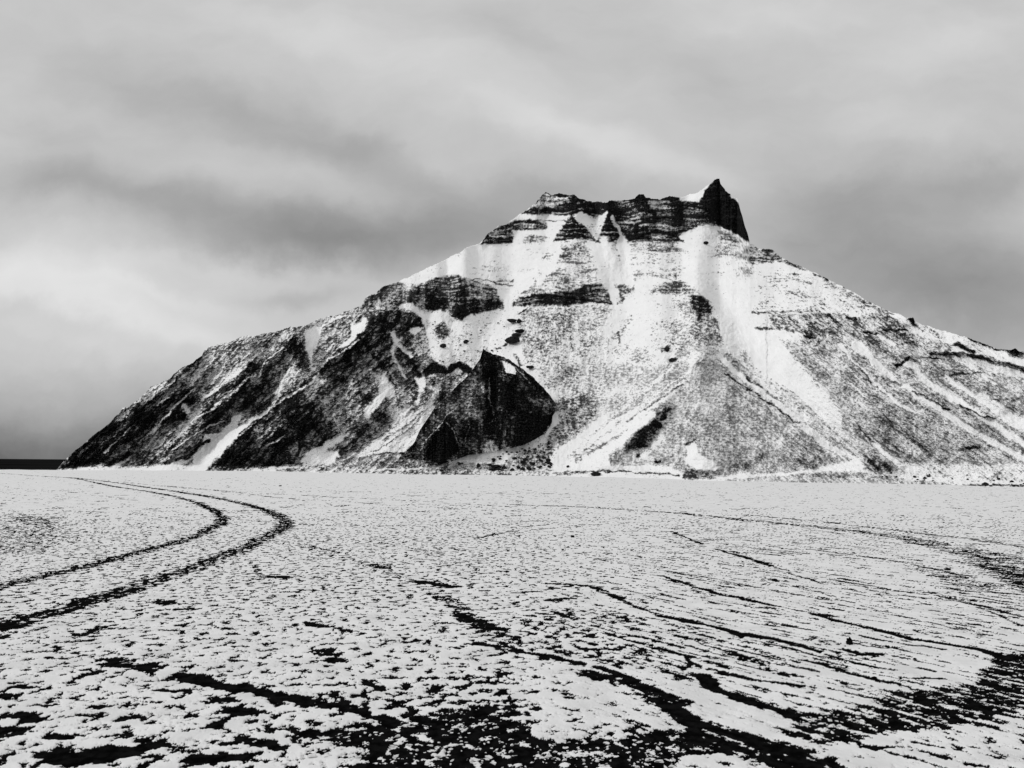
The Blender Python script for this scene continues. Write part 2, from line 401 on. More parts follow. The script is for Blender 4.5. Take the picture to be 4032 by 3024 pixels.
# how bare the slopes are: region, outline, bareness 0..1 [, edge softness]
POLYS = [
    ('W', [(125, 1013), (210, 910), (300, 860), (440, 760), (540, 728), (650, 690), (780, 660), (830, 650), (930, 700), (940, 800), (900, 850), (880, 990)], .68),
    ('A', [(490, 1437), (640, 1290), (930, 1050), (1100, 900), (1280, 830), (1620, 880), (1500, 1000), (1350, 1050), (1200, 1200), (1000, 1330), (780, 1400)], .84),
    ('A', [(1120, 890), (1300, 715), (1480, 635), (1480, 700), (1280, 820)], .25),
    ('B', [(0, 745), (330, 600), (760, 525), (1380, 340), (1430, 420), (1200, 560), (900, 560), (700, 640), (450, 840), (300, 860), (0, 850)], .5, 20),
    ('A', [(1800, 420), (2212, 300), (2212, 560), (1900, 700), (1650, 720)], .48, 20),
    ('A', [(1480, 900), (1620, 700), (1720, 850), (1640, 1000), (1500, 1020)], .9),
    ('A', [(1250, 1170), (1330, 1080), (1400, 1045), (1380, 1080), (1300, 1130)], 0, 3),
    ('A', [(1380, 1100), (1300, 1220), (1150, 1310), (980, 1395), (850, 1440), (1000, 1440), (1060, 1400), (1100, 1360), (1200, 1290), (1330, 1190)], .05, 4),
    ('A', [(2212, 1080), (1880, 1390), (1830, 1450), (2212, 1450)], .78),
    ('A', [(2150, 940), (2020, 960), (2030, 1010), (1950, 1100), (1820, 1130), (1800, 1210), (1700, 1300), (1640, 1350), (1540, 1355), (1440, 1380), (1330, 1410), (1240, 1442), (1480, 1446), (1560, 1410), (1690, 1345), (1640, 1400), (1660, 1446), (1830, 1446), (1860, 1390), (1880, 1350), (2050, 1200), (2212, 1050)], .02, 4),
    ('A', [(520, 1440), (780, 1410), (880, 1380), (900, 1410), (850, 1440)], .1, 5),
    ('A', [(1960, 1450), (2090, 1410), (2212, 1420), (2212, 1450)], .05, 5),
    ('A', [(1850, 1290), (1900, 1255), (1880, 1285)], .8, 3),
    ('B', [(430, 840), (700, 700), (780, 900), (640, 1100), (610, 1180), (330, 1280), (200, 1400), (60, 1460), (0, 1550), (0, 1250), (200, 1080)], .8, 12),
    ('B', [(700, 640), (860, 620), (920, 860), (860, 880), (740, 760), (640, 740)], .87),
    ('B', [(780, 870), (900, 900), (920, 940), (640, 1150), (620, 1100), (700, 950)], .3),
    ('B', [(1050, 560), (1250, 540), (1290, 600), (1150, 740), (1000, 850), (1000, 720)], .42, 15),
    ('B', [(880, 640), (900, 560), (960, 520), (1050, 540), (1010, 640), (960, 740), (940, 860), (980, 870), (960, 920), (935, 900), (920, 780), (900, 700)], .02, 5),
    ('B', [(1440, 450), (1420, 520), (1380, 600), (1290, 660), (1200, 730), (1180, 700), (1290, 590), (1290, 500), (1380, 490), (1400, 420)], .02, 6),
    ('B', [(1280, 390), (1390, 400), (1380, 470), (1330, 490), (1280, 440)], .7),
    ('B', [(930, 960), (1400, 960), (1430, 1200), (1400, 1330), (1200, 1440), (1180, 1400), (1130, 1290), (960, 1250), (850, 1180)], .62),
    ('B', [(1370, 610), (1500, 760), (1560, 900), (1380, 960), (1200, 1000), (930, 960), (1180, 770)], .82),
    ('B', [(1150, 800), (1290, 740), (1290, 850), (1160, 840)], .97),
    ('B', [(1310, 760), (1420, 780), (1400, 850), (1300, 850)], .35),
    ('B', [(0, 1460), (60, 1470), (160, 1440), (260, 1300), (380, 1280), (620, 1190), (632, 1215), (480, 1340), (300, 1480), (150, 1600), (100, 1659), (0, 1659)], .02, 4),
    ('B', [(600, 1160), (400, 1230), (270, 1400), (330, 1370), (480, 1290), (610, 1205)], .8, 4),
    ('B', [(620, 1230), (860, 1050), (980, 1230), (1150, 1330), (1180, 1450), (1060, 1540), (900, 1659), (860, 1720), (0, 1800), (130, 1659), (300, 1480)], .86),
    ('B', [(1000, 1130), (1080, 1170), (1060, 1210)], .1),
    ('B', [(1550, 920), (1600, 960), (1570, 1140), (1550, 1200), (1480, 1290), (1440, 1340), (1400, 1300), (1400, 1200), (1490, 1150), (1440, 1090), (1420, 1000)], .05),
    ('B', [(1360, 1040), (1440, 1060), (1480, 1140), (1380, 1130)], .9),
    ('B', [(1620, 1100), (1720, 1080), (1800, 1250), (1800, 1330), (1640, 1430), (1600, 1300)], .2, 20),
    ('B', [(830, 1700), (860, 1659), (960, 1580), (1060, 1530), (1110, 1500), (1200, 1460), (1280, 1450), (1150, 1550), (1200, 1659), (1100, 1720)], .04, 4),
    ('B', [(1050, 1620), (1130, 1560), (1180, 1580), (1280, 1500), (1250, 1460), (1380, 1400), (1300, 1480), (1160, 1600)], .4),
    ('B', [(1540, 1210), (1600, 1300), (1640, 1400), (1440, 1540), (1220, 1640), (1170, 1610), (1300, 1480), (1450, 1330)], .85),
    # lower left of the dark knoll
    ('C', [(0, 380), (240, 560), (180, 800), (80, 900), (0, 860)], .75, 14),
    ('C', [(240, 560), (330, 620), (350, 800), (260, 800), (90, 950), (80, 900), (170, 800), (230, 700)], .06),
    ('C', [(640, 130), (900, 140), (1100, 60), (1280, 60), (1320, 300), (1200, 420), (1080, 470), (1040, 520), (1000, 520), (800, 500), (660, 500), (640, 380)], .10),
    ('C', [(100, 160), (300, 30), (500, 60), (560, 120), (600, 200), (470, 200), (440, 240), (320, 240), (340, 330), (380, 390), (480, 520), (560, 600), (560, 640), (400, 540), (280, 560), (180, 480), (60, 280), (0, 300), (60, 250)], .78),
    ('C', [(440, 250), (600, 230), (640, 380), (620, 480), (560, 500), (480, 420)], .62, 14),
    ('C', [(198, 155), (216, 65), (228, 100), (270, 108), (290, 165)], 1, 3),
    ('C', [(450, 210), (560, 80), (600, 200), (500, 190)], .97, 4),
    ('C', [(440, 240), (480, 200), (590, 200), (540, 262)], 0, 4),
    ('C', [(700, 180), (780, 140), (820, 230), (790, 300), (700, 290)], .6),
    ('C', [(380, 650), (440, 520), (500, 480), (560, 600), (540, 660), (440, 600)], .75),
    ('C', [(350, 900), (370, 700), (420, 650), (440, 720), (410, 900)], .5),
    ('C', [(480, 800), (540, 740), (620, 700), (690, 770), (500, 960), (470, 900)], .68),
    ('C', [(620, 640), (740, 600), (820, 590), (1000, 580), (900, 690), (800, 790), (700, 840), (690, 800), (740, 700), (600, 700)], .68),
    ('C', [(535, 680), (580, 570), (610, 660), (600, 720), (560, 710)], .0, 4),
    ('C', [(590, 600), (600, 560), (650, 500), (700, 500), (780, 540), (800, 560), (820, 520), (900, 500), (1000, 540), (1020, 570), (980, 610), (880, 560), (800, 600), (740, 600), (620, 630)], 1, 3),
    ('C', [(740, 715), (700, 780), (540, 930), (470, 960), (380, 1050), (180, 1180), (0, 1310), (0, 1345), (380, 1290), (440, 1270), (500, 1150), (560, 1050), (650, 900), (760, 800)], .10, 5),
    ('C', [(665, 870), (740, 760), (800, 750), (780, 830), (700, 885)], .88, 4),
    # upper left cliff
    ('B', [(1380, 340), (1430, 250), (1550, 180), (1700, 130), (1850, 180), (2000, 110), (2212, 60), (2300, 100), (2300, 420), (2080, 360), (1980, 380), (1880, 380), (1780, 310), (1640, 370), (1520, 350)], .76),
    ('B', [(1500, 230), (1700, 145), (1850, 180), (1750, 300), (1600, 270)], .5, 14),
    ('D', [(0, 830), (150, 840), (280, 900), (330, 990), (300, 1000), (90, 940), (0, 900)], .74),
    ('B', [(1930, 250), (2050, 180), (2150, 260), (2212, 300), (2212, 420), (2080, 370), (1980, 300)], .9),
    ('D', [(-60, 980), (0, 920), (60, 900), (90, 950), (300, 1000), (340, 1045), (150, 1070), (60, 1090), (30, 1130), (-10, 1110), (-60, 1060)], .94, 5),
    ('C', [(560, 0), (650, 40), (780, 35), (850, 100), (920, 140), (1000, 80), (1290, 30), (1290, -40), (700, -60)], .94, 5),
    # summit cliffs
    ('D', [(430, 375), (560, 270), (640, 190), (850, 205), (980, 258), (1090, 265), (1320, 202), (1370, 222), (1540, 218), (1610, 235), (1620, 265), (1760, 265), (1880, 88), (1905, 87), (1990, 230), (2060, 290), (2120, 556), (2000, 490), (1900, 440), (1820, 430), (1700, 470), (1640, 490), (1600, 510), (1640, 545), (1560, 550), (1300, 560), (1220, 540), (1170, 440), (1120, 370), (1080, 330), (1060, 350), (1000, 390), (960, 370), (900, 340), (840, 365), (720, 365), (560, 355), (480, 365)], .86, 4),
    ('D', [(560, 290), (640, 205), (700, 255), (820, 262), (700, 285), (600, 295)], .5),
    ('D', [(1200, 330), (1700, 330), (1750, 420), (1500, 480), (1250, 420)], .82),
    ('D', [(1800, 180), (1880, 88), (1915, 90), (1990, 240), (2060, 290), (2125, 556), (1900, 440), (1850, 350), (1770, 280)], 1, 4),
    ('D', [(1612, 238), (1720, 210), (1775, 200), (1752, 262), (1620, 266)], 0, 3),
    ('D', [(430, 400), (500, 362), (810, 372), (790, 405), (640, 410), (520, 390)], .02, 3),
    ('D', [(160, 575), (230, 490), (300, 440), (370, 425), (420, 400), (540, 400), (640, 420), (640, 470), (560, 480), (400, 470), (400, 510), (400, 560), (280, 570)], .9, 4),
    ('D', [(480, 510), (650, 510), (640, 560), (480, 575)], .58),
    ('D', [(400, 485), (640, 470), (700, 420), (800, 410), (720, 510), (640, 505), (480, 505), (410, 520)], .03),
    ('D', [(860, 370), (950, 390), (1050, 400), (1040, 460), (1000, 520), (960, 470), (900, 410)], .2),
    ('D', [(840, 368), (920, 430), (960, 480), (1000, 550), (860, 530), (700, 555), (720, 510), (780, 440)], .9, 4),
    ('D', [(1110, 350), (1150, 440), (1180, 540), (1060, 572), (1000, 562), (1040, 480), (1070, 400)], .93, 4),
    ('D', [(1170, 440), (1300, 430), (1420, 500), (1640, 545), (1540, 562), (1220, 562), (1190, 500)], .88),
    # snow below the summit
    ('D', [(760, 550), (900, 540), (960, 600), (1000, 720), (900, 760), (700, 700), (640, 680), (720, 640)], .40, 16),
    ('D', [(700, 700), (900, 680), (1020, 760), (1040, 850), (800, 860), (560, 850), (560, 820), (700, 760)], .28, 16),
    ('D', [(1100, 560), (1180, 560), (1185, 700), (1150, 710), (1110, 620)], .5),
    ('D', [(1250, 560), (1560, 555), (1620, 620), (1500, 640), (1260, 640)], .42, 14),
    ('D', [(1260, 640), (1640, 660), (1680, 780), (1500, 840), (1300, 820), (1250, 720)], .2, 16),
    ('D', [(1255, 840), (1330, 750), (1360, 800), (1290, 845)], .5),
    ('D', [(160, 680), (300, 700), (400, 760), (390, 870), (300, 850), (200, 760)], .17, 14),
    ('D', [(480, 930), (560, 850), (760, 830), (1000, 830), (1080, 860), (900, 880), (800, 920), (560, 945)], .38, 12),
    ('D', [(400, 1012), (450, 960), (620, 930), (840, 910), (920, 870), (1000, 860), (1080, 870), (1110, 930), (1120, 980), (1210, 1005), (1150, 1012), (1000, 995), (860, 1022), (620, 1027), (400, 1022)], .86, 4),
    ('D', [(1140, 870), (1290, 870), (1280, 920), (1210, 940), (1210, 1000), (1180, 1005), (1180, 920)], .72, 5),
    ('D', [(1410, 920), (1440, 870), (1500, 850), (1640, 840), (1700, 880), (1770, 930), (1700, 950), (1600, 940)], .62),
    ('D', [(1560, 960), (1700, 960), (1740, 1100), (1700, 1250), (1560, 1300), (1450, 1350), (1400, 1200), (1560, 1080)], .26, 18),
    ('D', [(1690, 940), (1770, 940), (1865, 1030), (1800, 1130), (1830, 1190), (1720, 1190), (1740, 1100), (1700, 1020)], .85),
    ('D', [(1800, 1080), (1900, 1120), (1930, 1270), (1900, 1400), (1700, 1350), (1560, 1440), (1640, 1250)], .5, 14),
    ('D', [(450, 1060), (560, 1025), (1100, 1012), (1120, 1100), (1060, 1180), (1040, 1300), (900, 1330), (700, 1400), (500, 1400), (460, 1250), (440, 1150)], .36, 12),
    ('D', [(840, 1220), (900, 1240), (900, 1330), (850, 1340)], .08),
    ('D', [(1200, 1200), (1250, 1090), (1300, 1080), (1230, 1200)], .3),
    ('D', [(500, 1400), (900, 1330), (1300, 1300), (1500, 1400), (1300, 1560), (700, 1659), (600, 1560)], .24, 20),
    # right of the summit
    ('D', [(1880, 460), (2000, 520), (2212, 600), (2300, 700), (2212, 700), (1900, 660)], .45, 12),
    ('D', [(1880, 660), (2212, 690), (2212, 820), (1890, 790)], .2, 14),
    ('S', [(3000, 975), (3045, 978), (3130, 1040), (3200, 1075), (3140, 1050), (3050, 1030), (2960, 1040), (2950, 1020)], .75, 5),
    # middle valley and the big fan
    ('E', [(0, 560), (400, 480), (700, 540), (600, 700), (300, 820), (180, 1100), (0, 1240)], .42, 20),
    ('E', [(0, 850), (250, 790), (400, 850), (200, 1100), (0, 1250)], .66, 14),
    ('E', [(400, 850), (700, 540), (1100, 480), (1150, 560), (900, 800), (300, 1150), (200, 1120)], .36, 16),
    ('E', [(1250, 420), (1500, 560), (1800, 760), (2100, 950), (2150, 1050), (1900, 1300), (1700, 1430), (1500, 1500), (1100, 1450), (900, 1400), (470, 1410), (370, 1370), (700, 1080), (900, 860), (1080, 700), (1150, 560)], .42),
    ('E', [(1150, 560), (1400, 560), (1500, 800), (1300, 1000), (1000, 900)], .33, 26),
    ('E', [(1500, 700), (1900, 950), (1950, 1150), (1700, 1400), (1400, 1450), (1500, 1100)], .55, 40),
    ('E', [(780, 960), (880, 870), (1020, 900), (900, 1000), (900, 1080), (830, 1200), (700, 1260), (560, 1280), (640, 1150)], .79, 14),
    ('E', [(830, 1210), (900, 1120), (920, 1180), (760, 1330), (700, 1330)], .1),
    ('E', [(1110, 1230), (1180, 1200), (1220, 1300), (1300, 1340), (1400, 1410), (1370, 1440), (1250, 1440), (1180, 1420), (1110, 1380)], 0, 4),
    ('E', [(0, 1260), (120, 1180), (100, 1340), (200, 1370), (380, 1340), (480, 1410), (800, 1395), (850, 1425), (300, 1440), (0, 1430)], .03, 5),
    ('E', [(1360, -20), (1680, 0), (1720, 220), (1870, 300), (1960, 480), (2120, 620), (2212, 700), (2260, 900), (2212, 850), (1960, 700), (1760, 480), (1640, 380), (1420, 300)], .01),
    ('E', [(1440, 430), (1480, 420), (1640, 560), (1760, 640), (1760, 690), (1640, 660), (1520, 560), (1400, 480)], .6),
    ('E', [(1370, 430), (1440, 430), (1500, 520), (1600, 620), (1800, 760), (2000, 900), (2212, 1070), (2300, 1140), (2300, 1170), (2212, 1110), (1990, 930), (1700, 720), (1500, 590)], 0, 3),
    ('E', [(1880, 1050), (2000, 1070), (2060, 1160), (2100, 1200), (2060, 1250), (1950, 1200), (1900, 1120)], .03, 5),
    ('E', [(1080, 1515), (1100, 1430), (1250, 1440), (1370, 1505), (1150, 1525)], .7, 4),
    ('E', [(1660, 1430), (1750, 1380), (1820, 1370), (1820, 1400), (1700, 1440)], .05, 4),
    # right flank
    ('F', [(-100, 100), (300, 130), (700, 340), (850, 420), (400, 400), (-100, 400)], .16, 16),
    ('F', [(300, 125), (600, 285), (850, 415), (760, 400), (560, 320), (400, 200)], .5),
    ('F', [(200, 560), (900, 620), (1250, 780), (1746, 880), (2600, 1100), (3200, 1300), (3200, 1700), (1746, 1450), (1100, 1470), (700, 1500), (500, 1200), (500, 1100), (300, 800)], .42, 10),
    ('F', [(0, 1000), (120, 1110), (250, 1230), (400, 1350), (560, 1410), (500, 1430), (260, 1480), (0, 1520), (-150, 1500), (-150, 960)], .52),
    ('F', [(60, 600), (250, 600), (500, 800), (700, 1080), (520, 1100), (300, 850)], .36, 14),
    ('F', [(0, 880), (130, 910), (300, 1080), (420, 1200), (520, 1250), (620, 1400), (480, 1345), (250, 1170), (100, 1030)], .32, 5),
    ('F', [(0, 400), (180, 420), (460, 400), (600, 440), (720, 400), (860, 440), (960, 500), (1000, 600), (900, 640), (700, 620), (500, 560), (250, 580), (150, 500), (0, 530)], .58),
    ('F', [(860, 420), (1200, 515), (1560, 640), (1450, 670), (1250, 600), (1100, 560), (1000, 520)], .18),
    ('F', [(1000, 560), (1250, 620), (1250, 740), (1000, 740), (900, 640)], .4),
    ('F', [(1100, 740), (1300, 740), (1500, 800), (1746, 860), (1746, 1000), (1400, 850)], .3),
    ('F', [(0, 560), (60, 660), (200, 780), (280, 880), (350, 950), (420, 1060), (500, 1120), (490, 1190), (420, 1180), (300, 1050), (180, 950), (0, 850), (-120, 780), (-160, 640)], .01, 5),
    ('F', [(0, 960), (100, 1050), (230, 1180), (350, 1280), (480, 1360), (400, 1350), (250, 1230), (120, 1110), (0, 1000)], .02, 3),
    ('F', [(80, 1510), (260, 1480), (500, 1430), (600, 1420), (580, 1450), (400, 1490), (200, 1525)], .02, 3),
    ('F', [(640, 1380), (830, 1460), (830, 1500), (650, 1480)], .72),
    ('F', [(860, 1440), (1746, 1440), (2600, 1500), (2600, 1620), (1746, 1575), (1300, 1560), (900, 1520)], .17),
    ('F', [(-100, 1540), (350, 1500), (700, 1510), (1000, 1560), (1500, 1588), (1000, 1600), (-100, 1580)], .48),
    ('F', [(930, 435), (990, 432), (998, 470), (1040, 510), (980, 490)], .95, 4),
    ('F', [(1570, 650), (1660, 650), (1685, 635), (1760, 670), (1746, 720), (1650, 700)], .82, 5),
    # apron at the foot
    ('C', [(-300, 1400), (0, 1345), (380, 1290), (560, 1370), (900, 1370), (1700, 1420), (1750, 1520), (-600, 1500), (-700, 1440)], .46),
    ('C', [(570, 1360), (850, 1350), (990, 1290), (1100, 1290), (1080, 1350), (900, 1375)], .08, 4),
    ('C', [(1690, 870), (1950, 780), (2212, 820), (1900, 1100), (1720, 1260), (1700, 1400), (1500, 1420), (1300, 1380), (1400, 1290), (1640, 1180), (1740, 1020)], .62),
    ('C', [(1340, 1270), (1450, 1230), (1640, 1170), (1660, 1200), (1500, 1270), (1300, 1320)], .05, 4),
    ('C', [(1700, 960), (1720, 920), (1770, 930), (1760, 1000), (1740, 1060), (1690, 1100), (1650, 1130)], .02, 4),
    ('C', [(1690, 1340), (1800, 1240), (1950, 1140), (2100, 1000), (2212, 930), (2212, 1000), (1980, 1200), (1860, 1330), (1940, 1340), (2100, 1250), (2212, 1200), (2212, 1440), (1700, 1410)], .03, 5),
]
# region, line, width, bareness
LINES = [
    ('B', [(1370, 640), (1200, 790), (980, 960)], 34, .97), ('B', [(860, 1050), (600, 1290), (300, 1520)], 22, .98), ('B', [(430, 850), (240, 1100), (40, 1400)], 44, .95), ('B', [(780, 640), (880, 820)], 40, .95),
    ('A', [(1250, 1200), (1150, 1290), (960, 1370)], 44, .97), ('A', [(1480, 840), (1330, 960), (1180, 1150)], 54, .95), ('A', [(1100, 920), (900, 1110), (640, 1330)], 30, .92), ('A', [(1820, 1180), (1600, 1330), (1430, 1380)], 26, .93),
    ('B', [(1500, 700), (1600, 900), (1690, 1060)], 16, .92), ('B', [(1720, 700), (1830, 850), (1900, 960)], 30, .92), ('B', [(1180, 1100), (1100, 1330), (1130, 1450)], 26, .9), ('B', [(960, 1240), (880, 1400), (840, 1560)], 40, .96),
    ('B', [(330, 900), (180, 1010), (0, 1160)], 12, .1), ('B', [(760, 880), (690, 980), (615, 1190)], 16, .08), ('B', [(1130, 1290), (1180, 1430)], 9, .08), ('B', [(700, 700), (560, 820), (470, 960)], 12, .12), ('B', [(250, 1080), (60, 1240)], 12, .15),
    ('A', [(1700, 720), (1500, 900), (1380, 1050)], 13, .12), ('A', [(1960, 640), (1750, 830), (1600, 940)], 12, .12), ('A', [(1130, 1060), (1060, 1150), (900, 1290)], 10, .18), ('A', [(1950, 1010), (1700, 1120), (1500, 1270)], 12, .18),
    ('B', [(1720, 620), (1640, 740), (1660, 800), (1760, 960)], 18, .08), ('B', [(1840, 960), (1900, 1080), (1860, 1200)], 22, .06), ('B', [(1300, 980), (1240, 1120)], 16, .15), ('B', [(1000, 560), (1100, 480), (1200, 430)], 14, .06),
    ('D', [(720, 215), (790, 232)], 30, 1), ('D', [(620, 330), (820, 300), (860, 240)], 40, .97), ('D', [(900, 250), (960, 360)], 26, .95), ('D', [(1110, 275), (1110, 360)], 44, .98),
    ('D', [(1290, 250), (1360, 240), (1390, 330)], 40, .99), ('D', [(1240, 300), (1340, 360)], 20, .7), ('D', [(1420, 330), (1440, 400)], 24, .97), ('D', [(1540, 240), (1610, 280), (1620, 380)], 44, .99),
    ('D', [(1280, 400), (1440, 385), (1640, 400)], 14, 1), ('D', [(1200, 480), (1240, 540)], 22, .98), ('D', [(1300, 440), (1310, 520)], 36, 1), ('D', [(1430, 470), (1560, 500), (1630, 540)], 14, .97),
    ('D', [(1180, 425), (1280, 395), (1400, 370)], 12, .6), ('D', [(1330, 430), (1500, 440)], 10, .55), ('D', [(1380, 520), (1500, 515)], 14, .6), ('D', [(1640, 440), (1780, 420)], 12, .7),
    ('D', [(520, 450), (620, 452)], 7, .4), ('D', [(230, 520), (390, 505)], 7, .5), ('D', [(200, 548), (380, 540)], 7, .55), ('D', [(300, 470), (400, 462)], 6, .5), ('D', [(420, 430), (600, 428)], 6, .45),
    ('D', [(770, 470), (930, 455)], 6, .5), ('D', [(740, 500), (960, 495)], 6, .55), ('D', [(1060, 480), (1160, 490)], 6, .6), ('D', [(800, 430), (900, 420)], 5, .5),
    ('A', [(1640, 940), (1600, 880)], 30, .05), ('A', [(940, 990), (1120, 860), (1290, 740)], 18, .15), ('A', [(2212, 600), (2000, 780), (1850, 900), (1600, 1050), (1480, 1180)], 22, .3),
    ('A', [(1180, 1280), (1130, 1180), (1240, 1080)], 60, .95), ('A', [(1440, 1370), (1760, 1190)], 20, .9),
    ('B', [(1370, 605), (1480, 760), (1560, 880)], 42, 1), ('B', [(960, 960), (620, 1230), (300, 1460)], 12, .9),
    ('B', [(1000, 940), (960, 1000), (640, 1190)], 14, .1), ('B', [(520, 1580), (700, 1480)], 12, .2),
    ('B', [(960, 900), (1180, 760), (1400, 610)], 16, .15), ('B', [(0, 1030), (200, 920), (480, 760), (520, 700)], 14, .2),
    ('C', [(480, 0), (555, 80), (640, 240), (655, 350)], 20, .04), ('C', [(330, 250), (380, 340), (480, 450)], 24, .08),
    ('C', [(20, 270), (120, 360), (240, 560), (350, 700)], 26, .95), ('C', [(250, 580), (340, 720), (370, 900)], 12, .7),
    ('C', [(500, 560), (520, 700), (470, 860)], 18, .8), ('C', [(230, 1180), (420, 1060), (620, 900)], 12, .45), ('C', [(160, 1290), (400, 1130), (560, 980)], 10, .4),
    ('C', [(1230, 385), (1340, 330)], 14, .8), ('C', [(1740, 270), (1750, 390)], 8, .9), ('C', [(1870, 270), (1885, 410)], 8, .9),
    ('C', [(1420, 90), (1500, 40)], 8, .9), ('C', [(1780, 80), (1810, 130)], 10, .9), ('C', [(1390, 430), (1430, 520)], 30, .75),
    ('C', [(150, 1442), (450, 1432), (760, 1405)], 9, .05), ('C', [(0, 1460), (600, 1462), (1000, 1470)], 12, .65), ('C', [(1120, 1480), (1700, 1470), (2212, 1445)], 14, .72),
    ('C', [(1350, 1470), (1760, 1490)], 16, .5), ('C', [(430, 1290), (300, 1290), (170, 1310)], 16, .85),
    ('D', [(520, 402), (820, 410)], 9, .85), ('D', [(700, 243), (800, 243)], 6, .05), ('D', [(440, 378), (545, 292)], 14, .4),
    ('D', [(1128, 372), (1165, 460), (1190, 540), (1210, 620)], 16, 0), ('D', [(0, 852), (150, 822), (300, 860), (400, 872)], 8, .85),
    ('D', [(540, 940), (820, 968), (1000, 990), (1150, 1007)], 11, 1), ('D', [(1055, 800), (1110, 880), (1125, 940), (1145, 1000)], 24, .02),
    ('D', [(620, 680), (700, 655), (830, 665)], 10, .75), ('D', [(880, 608), (980, 610)], 8, .6), ('D', [(1250, 628), (1440, 628), (1590, 610)], 10, .6),
    ('D', [(1070, 560), (1130, 700), (1100, 850)], 60, .03), ('D', [(1190, 560), (1220, 700), (1250, 860)], 40, .03), ('D', [(740, 620), (660, 760), (590, 850)], 30, .04),
    ('D', [(440, 1085), (520, 1040)], 8, .8), ('D', [(1160, 1240), (1040, 1330), (950, 1500), (900, 1620)], 40, .3), ('D', [(1690, 780), (1800, 900), (1900, 1000), (2000, 1200)], 60, .02),
    ('D', [(2140, 1065), (2190, 1065)], 14, .9), ('D', [(1180, 1480), (1320, 1465)], 20, .6), ('D', [(1500, 1345), (1530, 1330)], 30, .75), ('D', [(1540, 1425), (1585, 1410)], 26, .8),
    ('E', [(700, 830), (400, 1100), (100, 1330)], 56, .5), ('E', [(900, 900), (560, 1130), (160, 1360)], 40, .58),
    ('E', [(660, 930), (500, 1010), (330, 1150), (180, 1270)], 34, .04), ('E', [(820, 950), (600, 1120), (460, 1240), (240, 1345)], 44, .04),
    ('E', [(1080, 690), (880, 820), (580, 1020)], 18, .65), ('E', [(1150, 570), (900, 740), (600, 960)], 14, .15), ('E', [(1000, 540), (700, 800), (480, 960)], 20, .14),
    ('E', [(830, 1040), (880, 1050)], 60, 1), ('E', [(900, 990), (930, 970)], 30, 1), ('E', [(700, 1230), (760, 1230)], 34, .98), ('E', [(690, 1305)], 34, 1), ('E', [(850, 1365), (900, 1360)], 24, 1),
    ('E', [(1200, 900), (1100, 1050), (1090, 1200)], 20, .22), ('E', [(150, 1450), (700, 1462), (1050, 1480)], 14, .85), ('E', [(0, 1480), (150, 1470)], 24, .6),
    ('E', [(290, 1485), (350, 1485)], 18, 1), ('E', [(1600, 420), (1700, 560), (1850, 700), (2100, 850), (2212, 960)], 56, .34), ('E', [(1640, 640), (1800, 740), (1900, 820)], 26, .8),
    ('E', [(1690, 62), (1900, 60), (2200, 65)], 12, .7), ('E', [(1720, 210), (2000, 205), (2212, 270)], 24, .7), ('E', [(1440, 600), (1800, 830), (2050, 1010), (2150, 1030)], 16, .85),
    ('E', [(1100, 1220), (1200, 1180)], 14, .8), ('E', [(1500, 1440), (1700, 1380), (1800, 1290)], 60, .7),
    ('E', [(1460, 1535), (1700, 1515), (2212, 1500)], 24, .5), ('E', [(1850, 640), (1845, 720)], 12, .6), ('E', [(520, 240), (530, 330)], 16, .6), ('E', [(560, 400), (600, 370)], 30, .6),
    ('F', [(480, 620), (560, 720), (700, 870), (800, 960), (900, 1040), (990, 1090)], 16, .04), ('F', [(600, 620), (700, 720), (780, 800), (880, 880), (960, 930), (1100, 1020), (1300, 1160), (1500, 1280), (1760, 1410)], 28, .02),
    ('F', [(600, 630), (640, 660)], 50, .02), ('F', [(930, 740), (1000, 780), (1040, 850), (1200, 960), (1350, 1050), (1500, 1140), (1760, 1320)], 32, .02), ('F', [(1270, 700), (1400, 790), (1500, 870), (1560, 900)], 14, .05),
    ('F', [(1220, 860), (1350, 940), (1500, 1020)], 24, .03), ('F', [(1450, 990), (1620, 1110), (1760, 1190)], 58, .02), ('F', [(450, 800), (560, 900), (700, 1020), (860, 1180), (950, 1260)], 10, .15),
    ('F', [(640, 1230), (750, 1340), (880, 1440), (1000, 1480)], 22, .08), ('F', [(760, 560), (850, 630)], 22, .04), ('F', [(380, 640), (560, 800), (680, 930)], 10, .15), ('F', [(700, 760), (900, 960), (1100, 1130), (1250, 1230)], 10, .18),
    ('F', [(560, 730), (700, 880)], 12, .7), ('F', [(980, 940), (1100, 1000), (1200, 1060)], 14, .75), ('F', [(1300, 1040), (1450, 1110), (1550, 1130)], 11, .92), ('F', [(1230, 832), (1450, 820)], 14, .8),
    ('F', [(720, 1080), (950, 1250), (1100, 1380)], 40, .62), ('F', [(1350, 1335), (1440, 1325)], 24, .9), ('F', [(580, 1120), (620, 1200), (700, 1300)], 20, .75), ('F', [(780, 850), (900, 900)], 22, .75),
    ('F', [(1110, 680), (1300, 690), (1450, 710), (1620, 760), (1760, 800)], 34, .8), ('F', [(1280, 620), (1400, 670)], 30, .92), ('F', [(1370, 582), (1480, 622), (1580, 660)], 14, .92),
    ('F', [(860, 775), (960, 712)], 24, .97), ('F', [(1030, 710), (1180, 725)], 11, .85), ('F', [(640, 535), (740, 545)], 16, 1), ('F', [(530, 440), (590, 445)], 24, .85), ('F', [(230, 568), (310, 580)], 12, .95),
    ('F', [(780, 515), (940, 520)], 12, .85), ('F', [(880, 560), (930, 550)], 24, .85), ('F', [(400, 420), (470, 470)], 20, .8), ('F', [(140, 440), (190, 460)], 24, .8), ('F', [(1180, 1588), (1500, 1592), (1760, 1592)], 12, .85),
    ('F', [(900, 620), (990, 600)], 14, .8), ('F', [(300, 132), (390, 175)], 14, .8), ('F', [(0, 20), (90, 40), (150, 62)], 20, .8), ('F', [(1180, 1060), (1230, 1070)], 12, .9),
